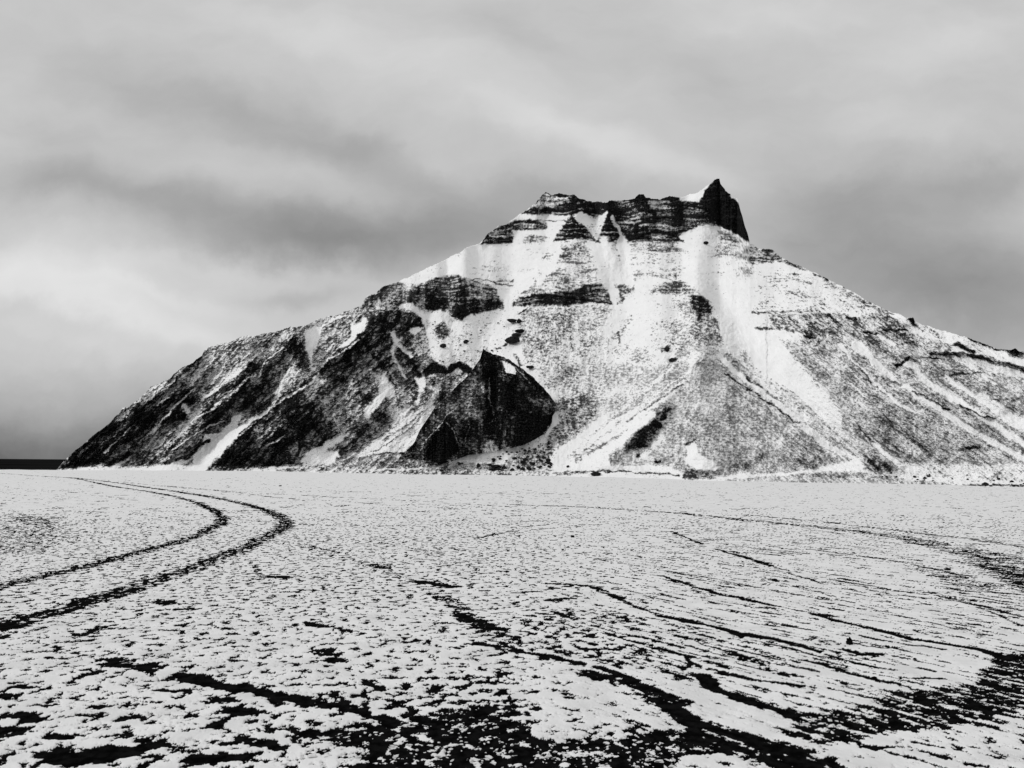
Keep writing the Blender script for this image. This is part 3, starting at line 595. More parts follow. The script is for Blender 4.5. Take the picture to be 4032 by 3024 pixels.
    ('F', [(1600, 900), (1746, 1000)], 40, .4), ('F', [(1060, 760), (1200, 900), (1400, 1010)], 26, .5),
]
# relief: region, line, half width (photo px), height in metres (minus = gully)
RIDGES = [
    ('B', [(1500, 450), (1380, 620), (1200, 760), (960, 1030), (800, 1200), (500, 1450), (250, 1680)], 95, 16),
    ('B', [(1780, 310), (1560, 450)], 70, 12), ('B', [(1380, 620), (1560, 900), (1700, 1250)], 60, 12),
    ('B', [(930, 500), (925, 700), (950, 920), (620, 1210), (350, 1330), (100, 1500), (-100, 1650)], 60, -12),
    ('B', [(740, 620), (450, 860), (300, 1080), (80, 1300), (-200, 1560)], 80, 13),
    ('B', [(600, 700), (300, 860), (0, 1060)], 40, -7), ('B', [(1620, 920), (1680, 1200), (1400, 1480), (1150, 1620)], 70, -14),
    ('B', [(1540, 1210), (1420, 1450), (1200, 1640)], 60, 10), ('A', [(1640, 520), (1450, 800), (1150, 1150), (850, 1400)], 90, 12),
    ('A', [(1900, 700), (1500, 1150), (1100, 1380)], 50, -9), ('A', [(2000, 850), (1700, 1200), (1450, 1400)], 60, 9), ('B', [(900, 1050), (860, 1250), (760, 1600)], 60, 8),
    ('B', [(1150, 1000), (1180, 1250), (1150, 1420)], 50, -5),
    ('C', [(560, 620), (500, 800), (420, 950), (200, 1150)], 50, -10), ('C', [(600, 480), (640, 640), (560, 800)], 45, 8),
    ('C', [(900, 560), (820, 760), (640, 980), (420, 1220)], 60, -12), ('C', [(560, 100), (700, 500)], 45, -7),
    ('D', [(860, 380), (840, 560), (760, 800)], 60, 12), ('D', [(1110, 370), (1110, 560), (1140, 700)], 45, 12), ('D', [(1000, 400), (1060, 620), (1110, 900)], 40, -9),
    ('D', [(1170, 450), (1210, 640), (1260, 860)], 36, -8), ('D', [(700, 430), (600, 640), (430, 880)], 70, -10), ('D', [(1340, 230), (1370, 420), (1300, 540)], 50, 12),
    ('D', [(1560, 250), (1600, 430), (1640, 540)], 50, 10), ('D', [(1460, 270), (1500, 460)], 40, -8), ('D', [(1890, 120), (1840, 300), (1880, 430)], 70, 16),
    ('D', [(660, 220), (700, 350)], 60, 8), ('D', [(870, 240), (860, 350)], 40, 8), ('D', [(1640, 850), (1740, 980), (1760, 1180), (1700, 1330)], 80, 18),
    ('D', [(1300, 880), (1250, 1100), (1200, 1300), (1000, 1560)], 90, -12), ('D', [(700, 960), (700, 1200), (650, 1400)], 110, 10), ('D', [(100, 850), (40, 1050)], 70, 10),
    ('D', [(360, 950), (260, 1200), (180, 1400)], 70, -10), ('D', [(1750, 600), (1900, 900), (2060, 1200)], 90, -12),
    ('E', [(1280, 300), (1230, 560), (1230, 900), (1250, 1300)], 150, 30), ('E', [(1280, 420), (900, 860), (450, 1350)], 70, 12), ('E', [(1500, 560), (1850, 850), (2150, 1150)], 60, 5),
    ('E', [(800, 650), (450, 980), (60, 1300)], 80, -8), ('E', [(1140, 1050), (1160, 1350)], 50, -7), ('E', [(1600, 560), (2000, 880), (2500, 1250)], 60, -12),
    ('E', [(1380, 0), (1700, 400), (2150, 800), (2500, 1200)], 80, -12), ('F', [(250, 560), (560, 1000), (800, 1400)], 90, 10),
    ('F', [(600, 620), (960, 930), (1300, 1160), (1760, 1410)], 42, -7), ('F', [(930, 740), (1200, 960), (1500, 1140), (1800, 1340)], 42, -8), ('F', [(1220, 860), (1500, 1020), (1800, 1230)], 50, -8),
    ('F', [(480, 620), (800, 960), (1100, 1180), (1400, 1400)], 34, -5), ('F', [(860, 700), (1100, 930), (1450, 1150)], 36, 6), ('F', [(1100, 720), (1300, 880), (1600, 1060)], 36, 6),
    ('F', [(1250, 640), (1450, 700), (1746, 780)], 40, 6), ('F', [(900, 500), (1000, 640)], 50, 5), ('F', [(560, 640), (900, 1000), (1300, 1300)], 30, 5),
    ('C', [(1750, 860), (1900, 620)], 60, -8), ('C', [(1760, 1000), (1650, 1200)], 40, -10),
]


def texture_noise(X, Y, seed, th_field):
    """uniform noise whose grains lean the way the slope falls"""
    out = 0
    # three fixed leanings blended by the weight field
    n = []
    for k, ang in enumerate((-26, 0, 27)):
        a = math.radians(ang); c, s = math.cos(a), math.sin(a)
        U = X * c + Y * s; V = -X * s + Y * c
        n.append(fbm(U / 15, V / 7.5, 4, seed + 11 * k, .8))
    w0 = np.clip(-th_field, 0, 1); w2 = np.clip(th_field, 0, 1); w1 = 1 - w0 - w2
    nn = (n[0] * w0 + n[1] * w1 + n[2] * w2) / np.sqrt(w0 ** 2 + w1 ** 2 + w2 ** 2)
    return nn


def strata_d(sx, sy, seed):
    return fbm(sx / 260, sy / 11 + fbm(sx / 200, sy / 200, 2, seed + 66) * 2, 3, seed + 67, .6)


def build_slope(name, xs, foot, top, rows, Y0, polys, lines, ridges, base_D, tan0, apron=None, seed=0, cliff_gain=1.6, back=None, micro=1.0, lean=None, sil_noise=1.0, warp_amp=1.0, contrast=.30, skirt=True, rib_w=lambda a, b: 1.0):
    nx = len(xs)
    sx = np.broadcast_to(xs[None, :], (rows, nx)).astype(np.float32)
    v = np.linspace(0, 1, rows)[:, None]
    jag = (fbm(xs / 26, xs * 0 + 3.3, 4, seed + 90, .65) * 4.2 + pn(xs / 5.0, xs * 0 + 9.1, seed + 95) * 1.6)
    jag = jag * sil_noise
    sy = (foot[None, :] + (top[None, :] + jag[None, :] - foot[None, :]) * v).astype(np.float32)
    wx = fbm(sx / 62, sy / 62, 4, seed + 1, .6) * 9 * warp_amp
    wy = fbm(sx / 62, sy / 62, 4, seed + 6, .6) * 7 * warp_amp
    wx = wx + fbm(sx / 15, sy / 13, 3, seed + 3, .65) * 4.5 * warp_amp
    wy = wy + fbm(sx / 19, sy / 11, 3, seed + 8, .65) * 3.5 * warp_amp
    px, py = sx + wx, sy + wy
    D = np.full(sx.shape, base_D, np.float32)
    for it in polys:
        paint_poly(D, px, py, pts(it[0], it[1]), it[2], it[3] if len(it) > 3 else 8)
    for r, ln, w, val in lines:
        paint_line(D, px, py, pts(r, ln), w * REG[r][2] * (1.45 if val <= .1 else 1.0), val)
    th = np.zeros(sx.shape, np.float32) if lean is None else lean(sx, sy)
    R = np.zeros(sx.shape, np.float32)
    for r, ln, hw, h in ridges:
        add_ridge(R, px, py, pts(r, ln), hw, h)
    # ribs and runnels down the fall line
    ribs = 0
    wts = (np.clip(-th, 0, 1), 1 - np.abs(th), np.clip(th, 0, 1))
    for k, (ang, w) in enumerate(zip((-46, 88, 40), wts)):
        a = math.radians(ang); c, q = math.cos(a), math.sin(a)
        U = sx * c + sy * q + wx * 1.5; Vv = -sx * q + sy * c + wy * 1.5
        ribs = ribs + w * fbm(U / 230, Vv / 32, 4, seed + 30 + 5 * k, .62, ridged=True)
    ribs = (ribs - ribs.mean()) / (ribs.std() + 1e-6)
    rw = rib_w(sx, sy)
    D = D * (1 - .14 * sstep(sx, 2200, 2600) * sstep(sy, 1150, 1300) * (1 - sstep(D, .6, .8)))
    D = D + .07 * sstep(-sy, -1350, -1150) * (1 - sstep(D, .1, .3)) * sstep(strata_d(sx, sy, seed), .35, 1.1) * (sil_noise == 1.0)
    D = D * (1 - .08 * (1 - sstep(sx, 1300, 1800)) * sstep(sy, 1150, 1250) * sstep(D, .3, .5))
    win = sstep(D, .08, .4) * (1 - sstep(D, .9, 1))
    D = np.clip(D + (np.clip(ribs, -2, 1.5) * .17 * rw + (np.clip(R, -14, 14) - 3) * .008) * win, 0, 1)
    s, t = ray(sx, sy)
    steep = tan0 + cliff_gain * sstep(D, .72, .97)
    if apron is not None:
        a = sstep(sy, apron[None, :] - 10, apron[None, :] + 8)
        steep = steep * (1 - a) + .16 * a
    # soften the steepness sideways so that neighbouring columns stay together
    kern = np.hanning(41); kern /= kern.sum()
    pad = np.pad(steep, ((0, 0), (20, 20)), mode='edge')
    st = np.zeros_like(steep)
    for k in range(41):
        st += kern[k] * pad[:, k:k + nx]
    steep = np.maximum(st, t + .12)
    dt = np.diff(t, axis=0)
    dl = dt / (.5 * (steep[1:] + steep[:-1]) - .5 * (t[1:] + t[:-1]))
    lnY = np.concatenate([np.zeros((1, nx)), np.cumsum(dl, 0)], 0)
    Y = Y0[None, :] * np.exp(lnY)
    grow = sstep(v, 0, .06)
    tn = texture_noise(sx, sy, seed + 20, th)
    fine = fbm(sx / 7.5, sy / 5.0, 3, seed + 50, .75)
    strata = fbm(sx / 190, sy / 9.0 + fbm(sx / 160, sy / 160, 2, seed + 63) * 2, 3, seed + 60, .6)
    big = fbm(sx / 150, sy / 150, 4, seed + 70, .5)
    clump = fbm(sx / 70, sy / 55, 2, seed + 75, .6)
    up = sstep(-sy, -1350, -1050) * .9
    n = tn * (1 - .35 * up) + strata * (.45 * up + .12 + .7 * up * sstep(D, .6, .85)) + fine * .42 + clump * .5
    a1, a2 = math.radians(38), math.radians(-43)
    lg1 = fbm((sx * math.cos(a1) + sy * math.sin(a1)) / 210, (-sx * math.sin(a1) + sy * math.cos(a1)) / 11, 3, seed + 80, .7)
    lg2 = fbm((sx * math.cos(a2) + sy * math.sin(a2)) / 150, (-sx * math.sin(a2) + sy * math.cos(a2)) / 12, 3, seed + 84, .7)
    n = n + lg1 * .62 * np.clip(th, 0, 1) + lg2 * .42 * np.clip(-th, 0, 1)
    u = cdf(n)
    D = D + .04 * sstep(D, .5, .8)
    cc = .05 + contrast * sstep(D, .08, .35) * (1 - .75 * sstep(D, .78, 1))
    soft = sstep(sx, 2200, 2500) * sstep(sy, 1280, 1450)
    cc = cc * (1 + .9 * soft * (1 - sstep(D, .6, .8)) + .25 * (1 - sstep(D, .5, .7)))
    rock = sstep((D * 1.04 - .02 - u) / cc, -1, 1) * sstep(D, 0, .05)
    rel = (R + big * 3.0 + ribs * 3.0 * rw * (.2 + .8 * win)) * grow
    amp = (.25 + 2.1 * sstep(D, .15, .9)) * micro
    rel = rel - (tn * .8 + fine * .55 + strata * .9 * up) * amp * grow
    Y = Y - rel
    X = s * Y; Z = CAMZ + t * Y
    tone = np.clip(sstep(D, .62, .95) * .85 + .25 * (cdf(fine) - .5) + .1, 0, 1)
    V = np.stack([X, Y, Z], -1)
    # skirt below the foot and the far side behind the skyline
    sk = V[0:1].copy()
    if skirt:
        sk[..., 2] = -40; sk[..., 1] -= 5
    else:
        sk[..., 1] += 45; sk[..., 2] -= 8
    bk = []
    for dy, dz in (back or [(10, -6), (40, -30), (120, -110), (300, -300), (600, -620)]):
        b = V[-1:].copy(); b[..., 1] += dy; b[..., 0] *= (b[..., 1] / V[-1:, :, 1]) ** .3
        b[..., 2] = np.maximum(b[..., 2] + dz, -40); bk.append(b)
    V = np.concatenate([sk, V] + bk, 0)
    f = lambda q: np.concatenate([q[0:1], q] + [q[-1:]] * len(bk), 0)
    o = grid_object(name, V, {'rock': f(rock), 'tone': f(tone)}, mat_mount)
    return o, (xs, sy, Y)


# ------------------------------------------------------------------ mountain
xs = np.concatenate([np.arange(150, 4120, 2.5), np.arange(4120, 5600, 8)]).astype(np.float32)
crest = np.interp(xs, *zip(*CREST))
sil = np.interp(xs, *zip(*SIL))
foot = crest + 26
foot = np.maximum(foot, sil + 3)
Y0 = np.interp(xs, [150, 2000, 4032, 5600], [580, 540, 430, 380])


def lean_m(sx, sy):
    w = np.interp(sx, [200, 1500, 1900, 2300, 2600, 2900, 3200, 5000], [-.9, -.8, -.2, -.1, -.35, .35, .9, 1])
    return (w * sstep(sy, 1000, 1350)).astype(np.float32)


def rib_m(sx, sy):
    a = np.interp(sx, [200, 1850, 2050, 2350, 2500, 3000, 3200], [1, 1, .5, .4, .25, .3, .8])
    b = np.interp(sy, [850, 1000, 1150, 1300], [.5, .6, .7, 1])
    return (a * b).astype(np.float32)


mountain, MG = build_slope('mountain', xs, foot, sil, 480, Y0, POLYS, LINES, RIDGES, .05, .76, apron=crest - 26, seed=1, lean=lean_m, rib_w=rib_m)
tag(mountain, 'steep snow streaked mountain with dark summit cliffs and a horn', kind='structure')


def on_slope(sx, sy):
    x, SY, YY = MG
    i = int(np.clip(np.searchsorted(x, sx), 0, len(x) - 1))
    c = SY[:, i]
    Y = float(np.interp(-sy, -c, YY[:, i]))
    s, t = ray(sx, sy)
    return Vector((s * Y, Y, CAMZ + t * Y))


# dark knoll in front of it
KT = pts('C', [(420, 1310), (430, 1295), (520, 1180), (560, 1090), (660, 940), (700, 880), (800, 790), (900, 690), (1000, 590), (1040, 530), (1085, 470),
               (1092, 440), (1110, 390), (1200, 430), (1330, 470), (1440, 545), (1560, 640), (1680, 770), (1735, 850), (1752, 885)])
KF = pts('C', [(420, 1312), (430, 1310), (570, 1365), (700, 1388), (780, 1375), (850, 1352), (990, 1300), (1100, 1290), (1200, 1275), (1360, 1240), (1470, 1215),
               (1560, 1170), (1660, 1110), (1712, 1020), (1716, 960), (1738, 925), (1752, 890)])
kx = np.arange(KT[0][0], KT[-1][0], 1.6).astype(np.float32)
kt = np.interp(kx, *zip(*KT)); kf = np.interp(kx, *zip(*KF)); kf = np.maximum(kf, kt + 1)
K0 = np.array([on_slope(float(a), float(b)).y for a, b in zip(kx, kf)])
kk_ = np.hanning(81); kk_ /= kk_.sum()
K0s = np.convolve(np.pad(K0, 40, mode='edge'), kk_, mode='valid')
K0 = np.minimum(K0s, K0) - 3.0
KP = [('C', [(430, 1300), (700, 880), (1000, 590), (1090, 520), (1130, 800), (1100, 1000), (900, 1000), (780, 1020), (560, 1290)], .70, 14),
      ('C', [(1150, 400), (1450, 580), (1700, 850), (1740, 910), (1600, 860), (1450, 700), (1300, 500)], .74, 10),
      ('C', [(1400, 940), (1700, 960), (1720, 1020), (1660, 1110), (1370, 1240), (1380, 1050)], 1.0, 6),
      ('C', [(1160, 560), (1240, 560), (1230, 800), (1200, 1000), (1150, 1000), (1130, 800)], .99, 8),
      ('C', [(1250, 640), (1390, 700), (1400, 900), (1260, 900)], .99, 8),
      ('C', [(580, 1350), (690, 1130), (790, 1040), (860, 1100), (900, 1250), (840, 1340), (700, 1385)], .985, 6),
      ('C', [(1265, 488), (1380, 535), (1392, 612), (1320, 590), (1290, 530)], 0, 2),
      ('C', [(1100, 1290), (1140, 1180), (1190, 1180), (1240, 1260), (1360, 1240), (1200, 1290)], .4, 6)]
KL = [('C', [(1000, 600), (800, 790), (650, 960), (520, 1150), (450, 1280)], 66, .8), ('C', [(900, 870), (800, 960), (700, 1080), (560, 1270)], 7, .3),
      ('C', [(790, 1030), (850, 1100), (890, 1200)], 7, .5), ('C', [(980, 1010), (1000, 1060), (960, 1200)], 6, .5), ('C', [(1170, 640), (1160, 800), (1210, 980)], 10, .7),
      ('C', [(1390, 540), (1430, 590), (1500, 660)], 7, .25), ('C', [(1060, 480), (1000, 560), (880, 700)], 10, .5), ('C', [(1170, 1190), (1200, 1280)], 16, .15),
      ('C', [(1440, 680), (1520, 800), (1600, 880)], 30, .7), ('C', [(1000, 680), (1100, 640), (1160, 700)], 14, .75)]
KR = [('C', [(1110, 390), (1130, 700), (1060, 1000), (1020, 1280)], 70, 12), ('C', [(1110, 400), (700, 900), (450, 1290)], 45, 5), ('C', [(1190, 620), (1180, 1000)], 30, -7),
      ('C', [(1420, 600), (1450, 1180)], 90, 16), ('C', [(790, 1030), (740, 1360)], 55, 12), ('C', [(900, 870), (560, 1270)], 20, 4), ('C', [(1300, 620), (1330, 1180)], 26, 6), ('C', [(920, 1000), (950, 1300)], 26, -6)]
knoll, KG = build_slope('rocky_knoll', kx, kf, kt, 300, K0, KP, KL, KR, .82, 1.35, seed=5, cliff_gain=1.2,
                        back=[(6, -1), (40, -14), (120, -40), (220, -160)], micro=1.3, sil_noise=1.1, warp_amp=.8, skirt=False, rib_w=lambda a, b: .45)
tag(knoll, 'black pointed knoll at the foot of the mountain', kind='structure')

# ------------------------------------------------------------------ snowfield on black sand
gx = np.concatenate([np.arange(-6500, -900, 14), np.arange(-900, 4960, 3.1), np.arange(4960, 10600, 14)]).astype(np.float32)
gc = np.interp(gx, *zip(*CREST)) + fbm(gx / 260, gx * 0 + 1.7, 4, 444, .6) * 2.2
GR = 820
v = (np.linspace(1, 0, GR) ** 1.4)[:, None]
sy = (gc[None, :] + (3330 - gc[None, :]) * v).astype(np.float32)
sy = np.concatenate([np.broadcast_to(np.linspace(5600, 3345, 110)[:, None] ** 1.0, (110, len(gx))).astype(np.float32), sy], 0)
sx = np.broadcast_to(gx[None, :], sy.shape).astype(np.float32)
s, t = ray(sx, sy)
gy = (-CAMZ / t).astype(np.float32)
gX = (s * gy).astype(np.float32)


def gpt(sx_, sy_):
    s, t = ray(sx_, sy_)
    y = -CAMZ / t
    return (s * y, y)


def gpts(r, p):
    return [gpt(a, b) for a, b in pts(r, p)]


dist = np.hypot(gX, gy)
# bareness of the ground
GD = np.interp(sy, [1850, 1900, 1960, 2050, 2200, 2400, 2650, 2850, 3024, 3300], [.04, .07, .115, .125, .13, .13, .13, .14, .17, .2]).astype(np.float32)
patch = fbm(gX / 1.7, gy / 2.2, 3, 200, .5)
GD += patch * .05
wx = fbm(gX / .5, gy / .5, 4, 210, .6); wy = fbm(gX / .5, gy / .5, 4, 220, .6)
wamp = np.clip(dist * .006, .03, .12)
qx, qy = gX + wx * wamp, gy + wy * wamp
GPOLY = [
    ('G', [(0, 240), (250, 260), (330, 340), (150, 410), (0, 420)], .36, .5), ('G', [(-900, 240), (0, 240), (0, 420), (-900, 500)], .3, .5),
    ('H', [(2212, 850), (2100, 870), (2000, 970), (1880, 1000), (1640, 1020), (1560, 1080), (1240, 1110), (1210, 1200), (1330, 1250), (1560, 1215), (1800, 1180), (1960, 1160), (2212, 1080), (3200, 1000), (3200, 760)], .79, .06),
    ('H', [(-420, 1160), (0, 1120), (60, 1220), (400, 1240), (560, 1200), (740, 1180), (800, 1130), (1300, 1270), (1360, 1360), (1500, 1700), (-900, 1700), (-700, 1300), (-500, 1200)], .86, .06),
    ('H', [(80, 1260), (320, 1240), (700, 1240), (720, 1330), (100, 1350)], .84, .05),
    ('H', [(1300, 1275), (1600, 1222), (1900, 1195), (2212, 1230), (3400, 1200), (3400, 1700), (1420, 1700), (1340, 1343)], .16, .03),
    ('H', [(750, 1060), (950, 1080), (1220, 1120), (1180, 1180), (1060, 1195), (860, 1160)], .04, .03),
    ('H', [(740, 1300), (900, 1285), (1010, 1290), (1090, 1350), (900, 1500), (600, 1500)], .15, .03),
    ('H', [(560, 975), (650, 990), (760, 1050), (800, 1130), (690, 1130), (600, 1050)], .25, .05),
    ('G', [(1640, 1140), (1800, 1120), (2212, 1040), (2300, 1200), (2212, 1343), (1700, 1343), (1560, 1260), (1300, 1220), (1320, 1190)], .86, .10),
    ('G', [(1340, 1060), (1600, 1010), (1800, 960), (2212, 920), (2212, 1040), (1640, 1130), (1500, 1110)], .40, .2),
    ('H', [(600, 700), (1300, 850), (1250, 950), (700, 950), (0, 850), (0, 700), (300, 650)], .36, .3),
    ('H', [(900, 420), (1500, 520), (2212, 650), (2212, 560), (1500, 440)], .07, .3),
    ('H', [(1750, 470), (2212, 560), (2212, 700), (1850, 560)], .34, .2),
    ('G', [(1550, 900), (1850, 880), (1900, 960), (1600, 1000)], .12, .2), ('G', [(1050, 1060), (1300, 1080), (1280, 1180), (1120, 1200)], .18, .1),
]
for r, pl, val, fe in GPOLY:
    paint_poly(GD, qx, qy, gpts(r, pl), val, fe)
GLINE = [
    ('H', [(0, 160), (300, 158), (600, 157), (900, 165)], .3, .4), ('H', [(1000, 222), (1360, 222)], .14, .5), ('G', [(1300, 150), (1700, 150), (2212, 160)], .3, .35),
    ('G', [(620, 90), (1000, 110), (1500, 125), (2100, 130)], .3, .2), ('H', [(800, 250), (1000, 275), (1300, 300), (1500, 330)], .2, .45), ('H', [(1700, 360), (1950, 420), (2150, 480)], .3, .5),
    ('H', [(300, 290), (700, 300), (1000, 330)], .12, .35), ('H', [(900, 370), (1100, 400), (1500, 440)], .08, .55), ('H', [(1500, 560), (1800, 640), (2212, 760)], .07, .5), ('H', [(1100, 520), (1500, 640), (1900, 740)], .05, .5),
    ('G', [(1300, 380), (1600, 470), (1800, 540)], .2, .32), ('G', [(900, 260), (1300, 290), (1900, 300), (2212, 290)], .16, .3), ('G', [(0, 130), (300, 150), (620, 190)], .2, .28), ('H', [(0, 250), (400, 262), (800, 285)], .16, .35), ('H', [(300, 430), (700, 500), (1000, 560)], .08, .42), ('G', [(0, 300), (300, 320), (600, 330)], .2, .3), ('H', [(0, 330), (120, 310), (300, 300)], .14, .4),
    ('G', [(-300, 60), (0, 70), (150, 80), (330, 92), (480, 125), (620, 145), (760, 170), (860, 200), (930, 235), (965, 262), (950, 290), (880, 325), (790, 362), (700, 385), (560, 420), (400, 465), (250, 500), (100, 535), (0, 560), (-300, 630)], .32, .80),
    ('G', [(200, 84), (330, 90), (500, 110), (700, 140), (900, 170), (1050, 200), (1150, 230), (1220, 260), (1240, 285), (1210, 315), (1130, 355), (1050, 395), (930, 440), (800, 490), (680, 525), (560, 570), (430, 610), (300, 650), (150, 692), (0, 735), (-300, 820)], .38, .78),
    ('G', [(540, 575), (430, 615), (300, 655), (150, 700), (0, 740)], .3, .88),
    ('G', [(500, 105), (800, 135), (1100, 155), (1400, 170), (1800, 190), (2212, 215)], .22, .5), ('G', [(560, 125), (700, 122), (900, 140), (1200, 175), (1600, 200)], .2, .45),
    ('G', [(1750, 168), (1900, 160), (2212, 155), (2500, 158)], .18, .6), ('H', [(0, 205), (300, 215), (700, 240), (1000, 270), (1400, 310), (1700, 345), (1900, 385), (2100, 420), (2212, 470)], .45, .56),
    ('H', [(1600, 335), (1900, 390), (2100, 440), (2212, 520)], .5, .5), ('H', [(1020, 250), (1300, 275), (1600, 310), (2000, 355), (2212, 390)], .30, .52), ('H', [(1680, 205), (2000, 225), (2212, 235)], .16, .6),
    ('H', [(2060, 465), (2150, 500), (2300, 590)], .5, .7), ('H', [(680, 320), (820, 375)], .1, .9), ('H', [(880, 398), (1000, 430), (1120, 470)], .12, .97), ('H', [(1120, 470), (1340, 550)], .06, .6),
    ('H', [(1420, 540), (1700, 580), (1900, 610), (2212, 690)], .1, .85), ('H', [(650, 515), (780, 558), (900, 595), (1150, 645)], .1, .85), ('H', [(1300, 680), (1450, 720), (1700, 775), (2000, 830), (2150, 870)], .12, .97),
    ('H', [(400, 590), (640, 690)], .08, .75), ('H', [(640, 690), (900, 740), (1100, 785), (1330, 840)], .12, .98), ('H', [(900, 740), (1000, 770)], .16, 1), ('H', [(150, 550), (350, 560), (460, 610)], .12, .88), ('H', [(0, 590), (150, 580), (260, 560)], .08, .8),
    ('H', [(1260, 880), (1450, 930), (1660, 980)], .06, .95), ('H', [(870, 935), (1030, 960), (1250, 990)], .05, .95), ('H', [(820, 945), (860, 1000), (960, 1030), (1100, 1080), (1220, 1110)], .12, 1),
    ('H', [(0, 835), (160, 858), (300, 890)], .10, 1), ('H', [(330, 940), (480, 965), (600, 1010), (700, 1080), (800, 1150), (950, 1200), (1100, 1240), (1300, 1310), (1400, 1400)], .18, .93),
    ('H', [(160, 620), (260, 610)], .12, .9), ('H', [(180, 675), (270, 700)], .08, .95), ('H', [(320, 830), (390, 835)], .06, .95), ('H', [(1440, 830), (1500, 850), (1600, 855)], .10, 1), ('H', [(1460, 800), (1600, 830)], .06, .95),
    ('H', [(1520, 780), (1580, 790)], .07, 1), ('H', [(1330, 850), (1500, 890), (1650, 920)], .05, .8), ('H', [(1740, 880), (1850, 905)], .04, 1), ('H', [(1640, 950), (1860, 965)], .05, .9), ('H', [(1700, 810), (1950, 840)], .04, .7),
    ('H', [(1800, 590), (2000, 640), (2212, 730)], .05, .8), ('H', [(1300, 400), (1600, 440), (1900, 500), (2000, 520)], .07, .75), ('H', [(1500, 700), (1640, 720)], .05, .8),
    ('H', [(10, 280), (130, 275)], .18, .8), ('H', [(50, 300), (150, 292)], .14, .75), ('H', [(730, 500), (900, 530), (1100, 570), (1250, 600)], .06, .55), ('H', [(1750, 1240), (1850, 1260)], .05, 1), ('H', [(1540, 1265), (1640, 1262)], .06, 1), ('H', [(2000, 1150), (2080, 1170)], .06, 1),
    ('H', [(700, 940), (760, 960)], .08, 1), ('H', [(760, 870), (800, 900)], .06, .95), ('H', [(300, 900), (400, 920), (480, 960)], .12, .8),
    ('H', [(-180, 720), (-60, 745)], .12, .9),
    ('G', [(1800, 535), (1960, 560)], .10, 1), ('G', [(1860, 590), (1960, 630), (2000, 680)], .16, .75), ('G', [(2000, 685), (2120, 745)], .14, .95), ('G', [(2060, 810), (2212, 830)], .08, .9), ('G', [(2120, 760), (2212, 800)], .2, .6),
    ('G', [(760, 940), (900, 970), (1050, 1000), (1200, 1040), (1330, 1060)], .09, 1), ('G', [(1360, 1075), (1500, 1085), (1650, 1125)], .07, .95), ('G', [(160, 800), (260, 830), (430, 880)], .06, .72), ('G', [(480, 890), (640, 912)], .13, .97),
    ('G', [(370, 945), (420, 935)], .06, 1), ('G', [(1170, 515), (1220, 520)], .12, .95), ('G', [(1100, 470), (1140, 530)], .1, .7), ('G', [(670, 625), (740, 635)], .10, .92), ('G', [(780, 660), (840, 657)], .07, .95),
    ('G', [(1340, 715), (1400, 735)], .07, .97), ('G', [(1460, 745), (1560, 765)], .05, .85), ('G', [(1400, 840), (1450, 880)], .09, .85), ('G', [(1580, 985), (1640, 1000)], .05, 1), ('G', [(1020, 1100), (1080, 1110)], .10, 1), ('G', [(940, 1160), (970, 1150)], .06, 1),
    ('G', [(0, 1035), (50, 1030)], .07, 1), ('G', [(90, 990), (140, 992)], .06, 1), ('G', [(110, 1110), (160, 1130)], .08, .95), ('G', [(0, 1170), (60, 1190)], .08, .95), ('G', [(230, 1210), (280, 1215)], .05, 1), ('G', [(400, 1290), (560, 1275)], .13, 1), ('G', [(230, 1290), (300, 1310)], .10, 1),
    ('G', [(830, 1305), (1040, 1300)], .09, 1), ('G', [(1060, 1215), (1200, 1250)], .06, .95), ('G', [(1300, 1190), (1520, 1210)], .06, .95), ('G', [(600, 1230), (780, 1250)], .05, .9), ('G', [(380, 770), (440, 735)], .08, .9), ('G', [(320, 800), (380, 795)], .05, .9),
    ('G', [(1620, 465), (1670, 480)], .10, .9), ('G', [(1640, 370), (1680, 375)], .10, .9), ('G', [(1780, 395), (1900, 412)], .10, .7), ('G', [(2060, 350), (2212, 318)], .14, .7), ('G', [(1950, 395), (2010, 402)], .12, .7), ('G', [(1300, 375), (1500, 420)], .1, .5),
    ('G', [(510, 1130), (560, 1120)], .05, .95), ('G', [(960, 1030), (980, 1060)], .05, .9), ('G', [(1440, 1040), (1470, 1045)], .04, .95), ('G', [(1760, 805), (1800, 800)], .06, .9), ('G', [(420, 1080), (480, 1078)], .04, .9), ('G', [(700, 1005), (760, 1010)], .04, .9),
    ('G', [(-900, 900), (0, 780)], .2, .8), ('G', [(0, 730), (60, 735)], .26, 1),
    ('G', [(0, 90), (170, 92)], .18, .4), ('G', [(300, 95), (470, 100)], .2, .65), ('G', [(300, 232), (440, 238)], .1, .6),
]
for r, ln, w, val in GLINE:
    if r == 'G' and ln[0][1] > 420 and val >= .85 and w < .2: w *= 1.9
    paint_line(GD, qx, qy, gpts(r, ln), w, val, .5)
patch2 = fbm(gX / .6, gy / .8, 4, 400, .6)
# two families of patches: roundish melt spots, and streaks along the wheel lines on the right
n_iso = fbm(gX / .115, gy / .115, 5, 300, .60)
n_far = fbm(gX / .8, gy / .5, 5, 320, .66)
pa, pb = gpt(*pts('H', [(640, 690)])[0]), gpt(*pts('H', [(1330, 840)])[0])
ang = math.atan2(pb[1] - pa[1], pb[0] - pa[0]); ca, sa = math.cos(ang), math.sin(ang)
U = gX * ca + gy * sa; Vv = -gX * sa + gy * ca
n_str = fbm(U / .6, Vv / .085, 4, 340, .6)
wr = sstep(sx, 1750, 2800) * sstep(sy, 1900, 2100) * (1 - sstep(sy, 2800, 3000) * .4)
wf = sstep(dist, 12, 35)
n = n_iso * (1 - wf * .6) + n_far * wf * .6
n = n * (1 - wr * .62) + n_str * wr * .75
n_f = fbm(gX / .05, gy / .05, 3, 360, .7)
n = n + n_f * (.38 * (1 - sstep(dist, 9, 25)))
u = cdf(n)
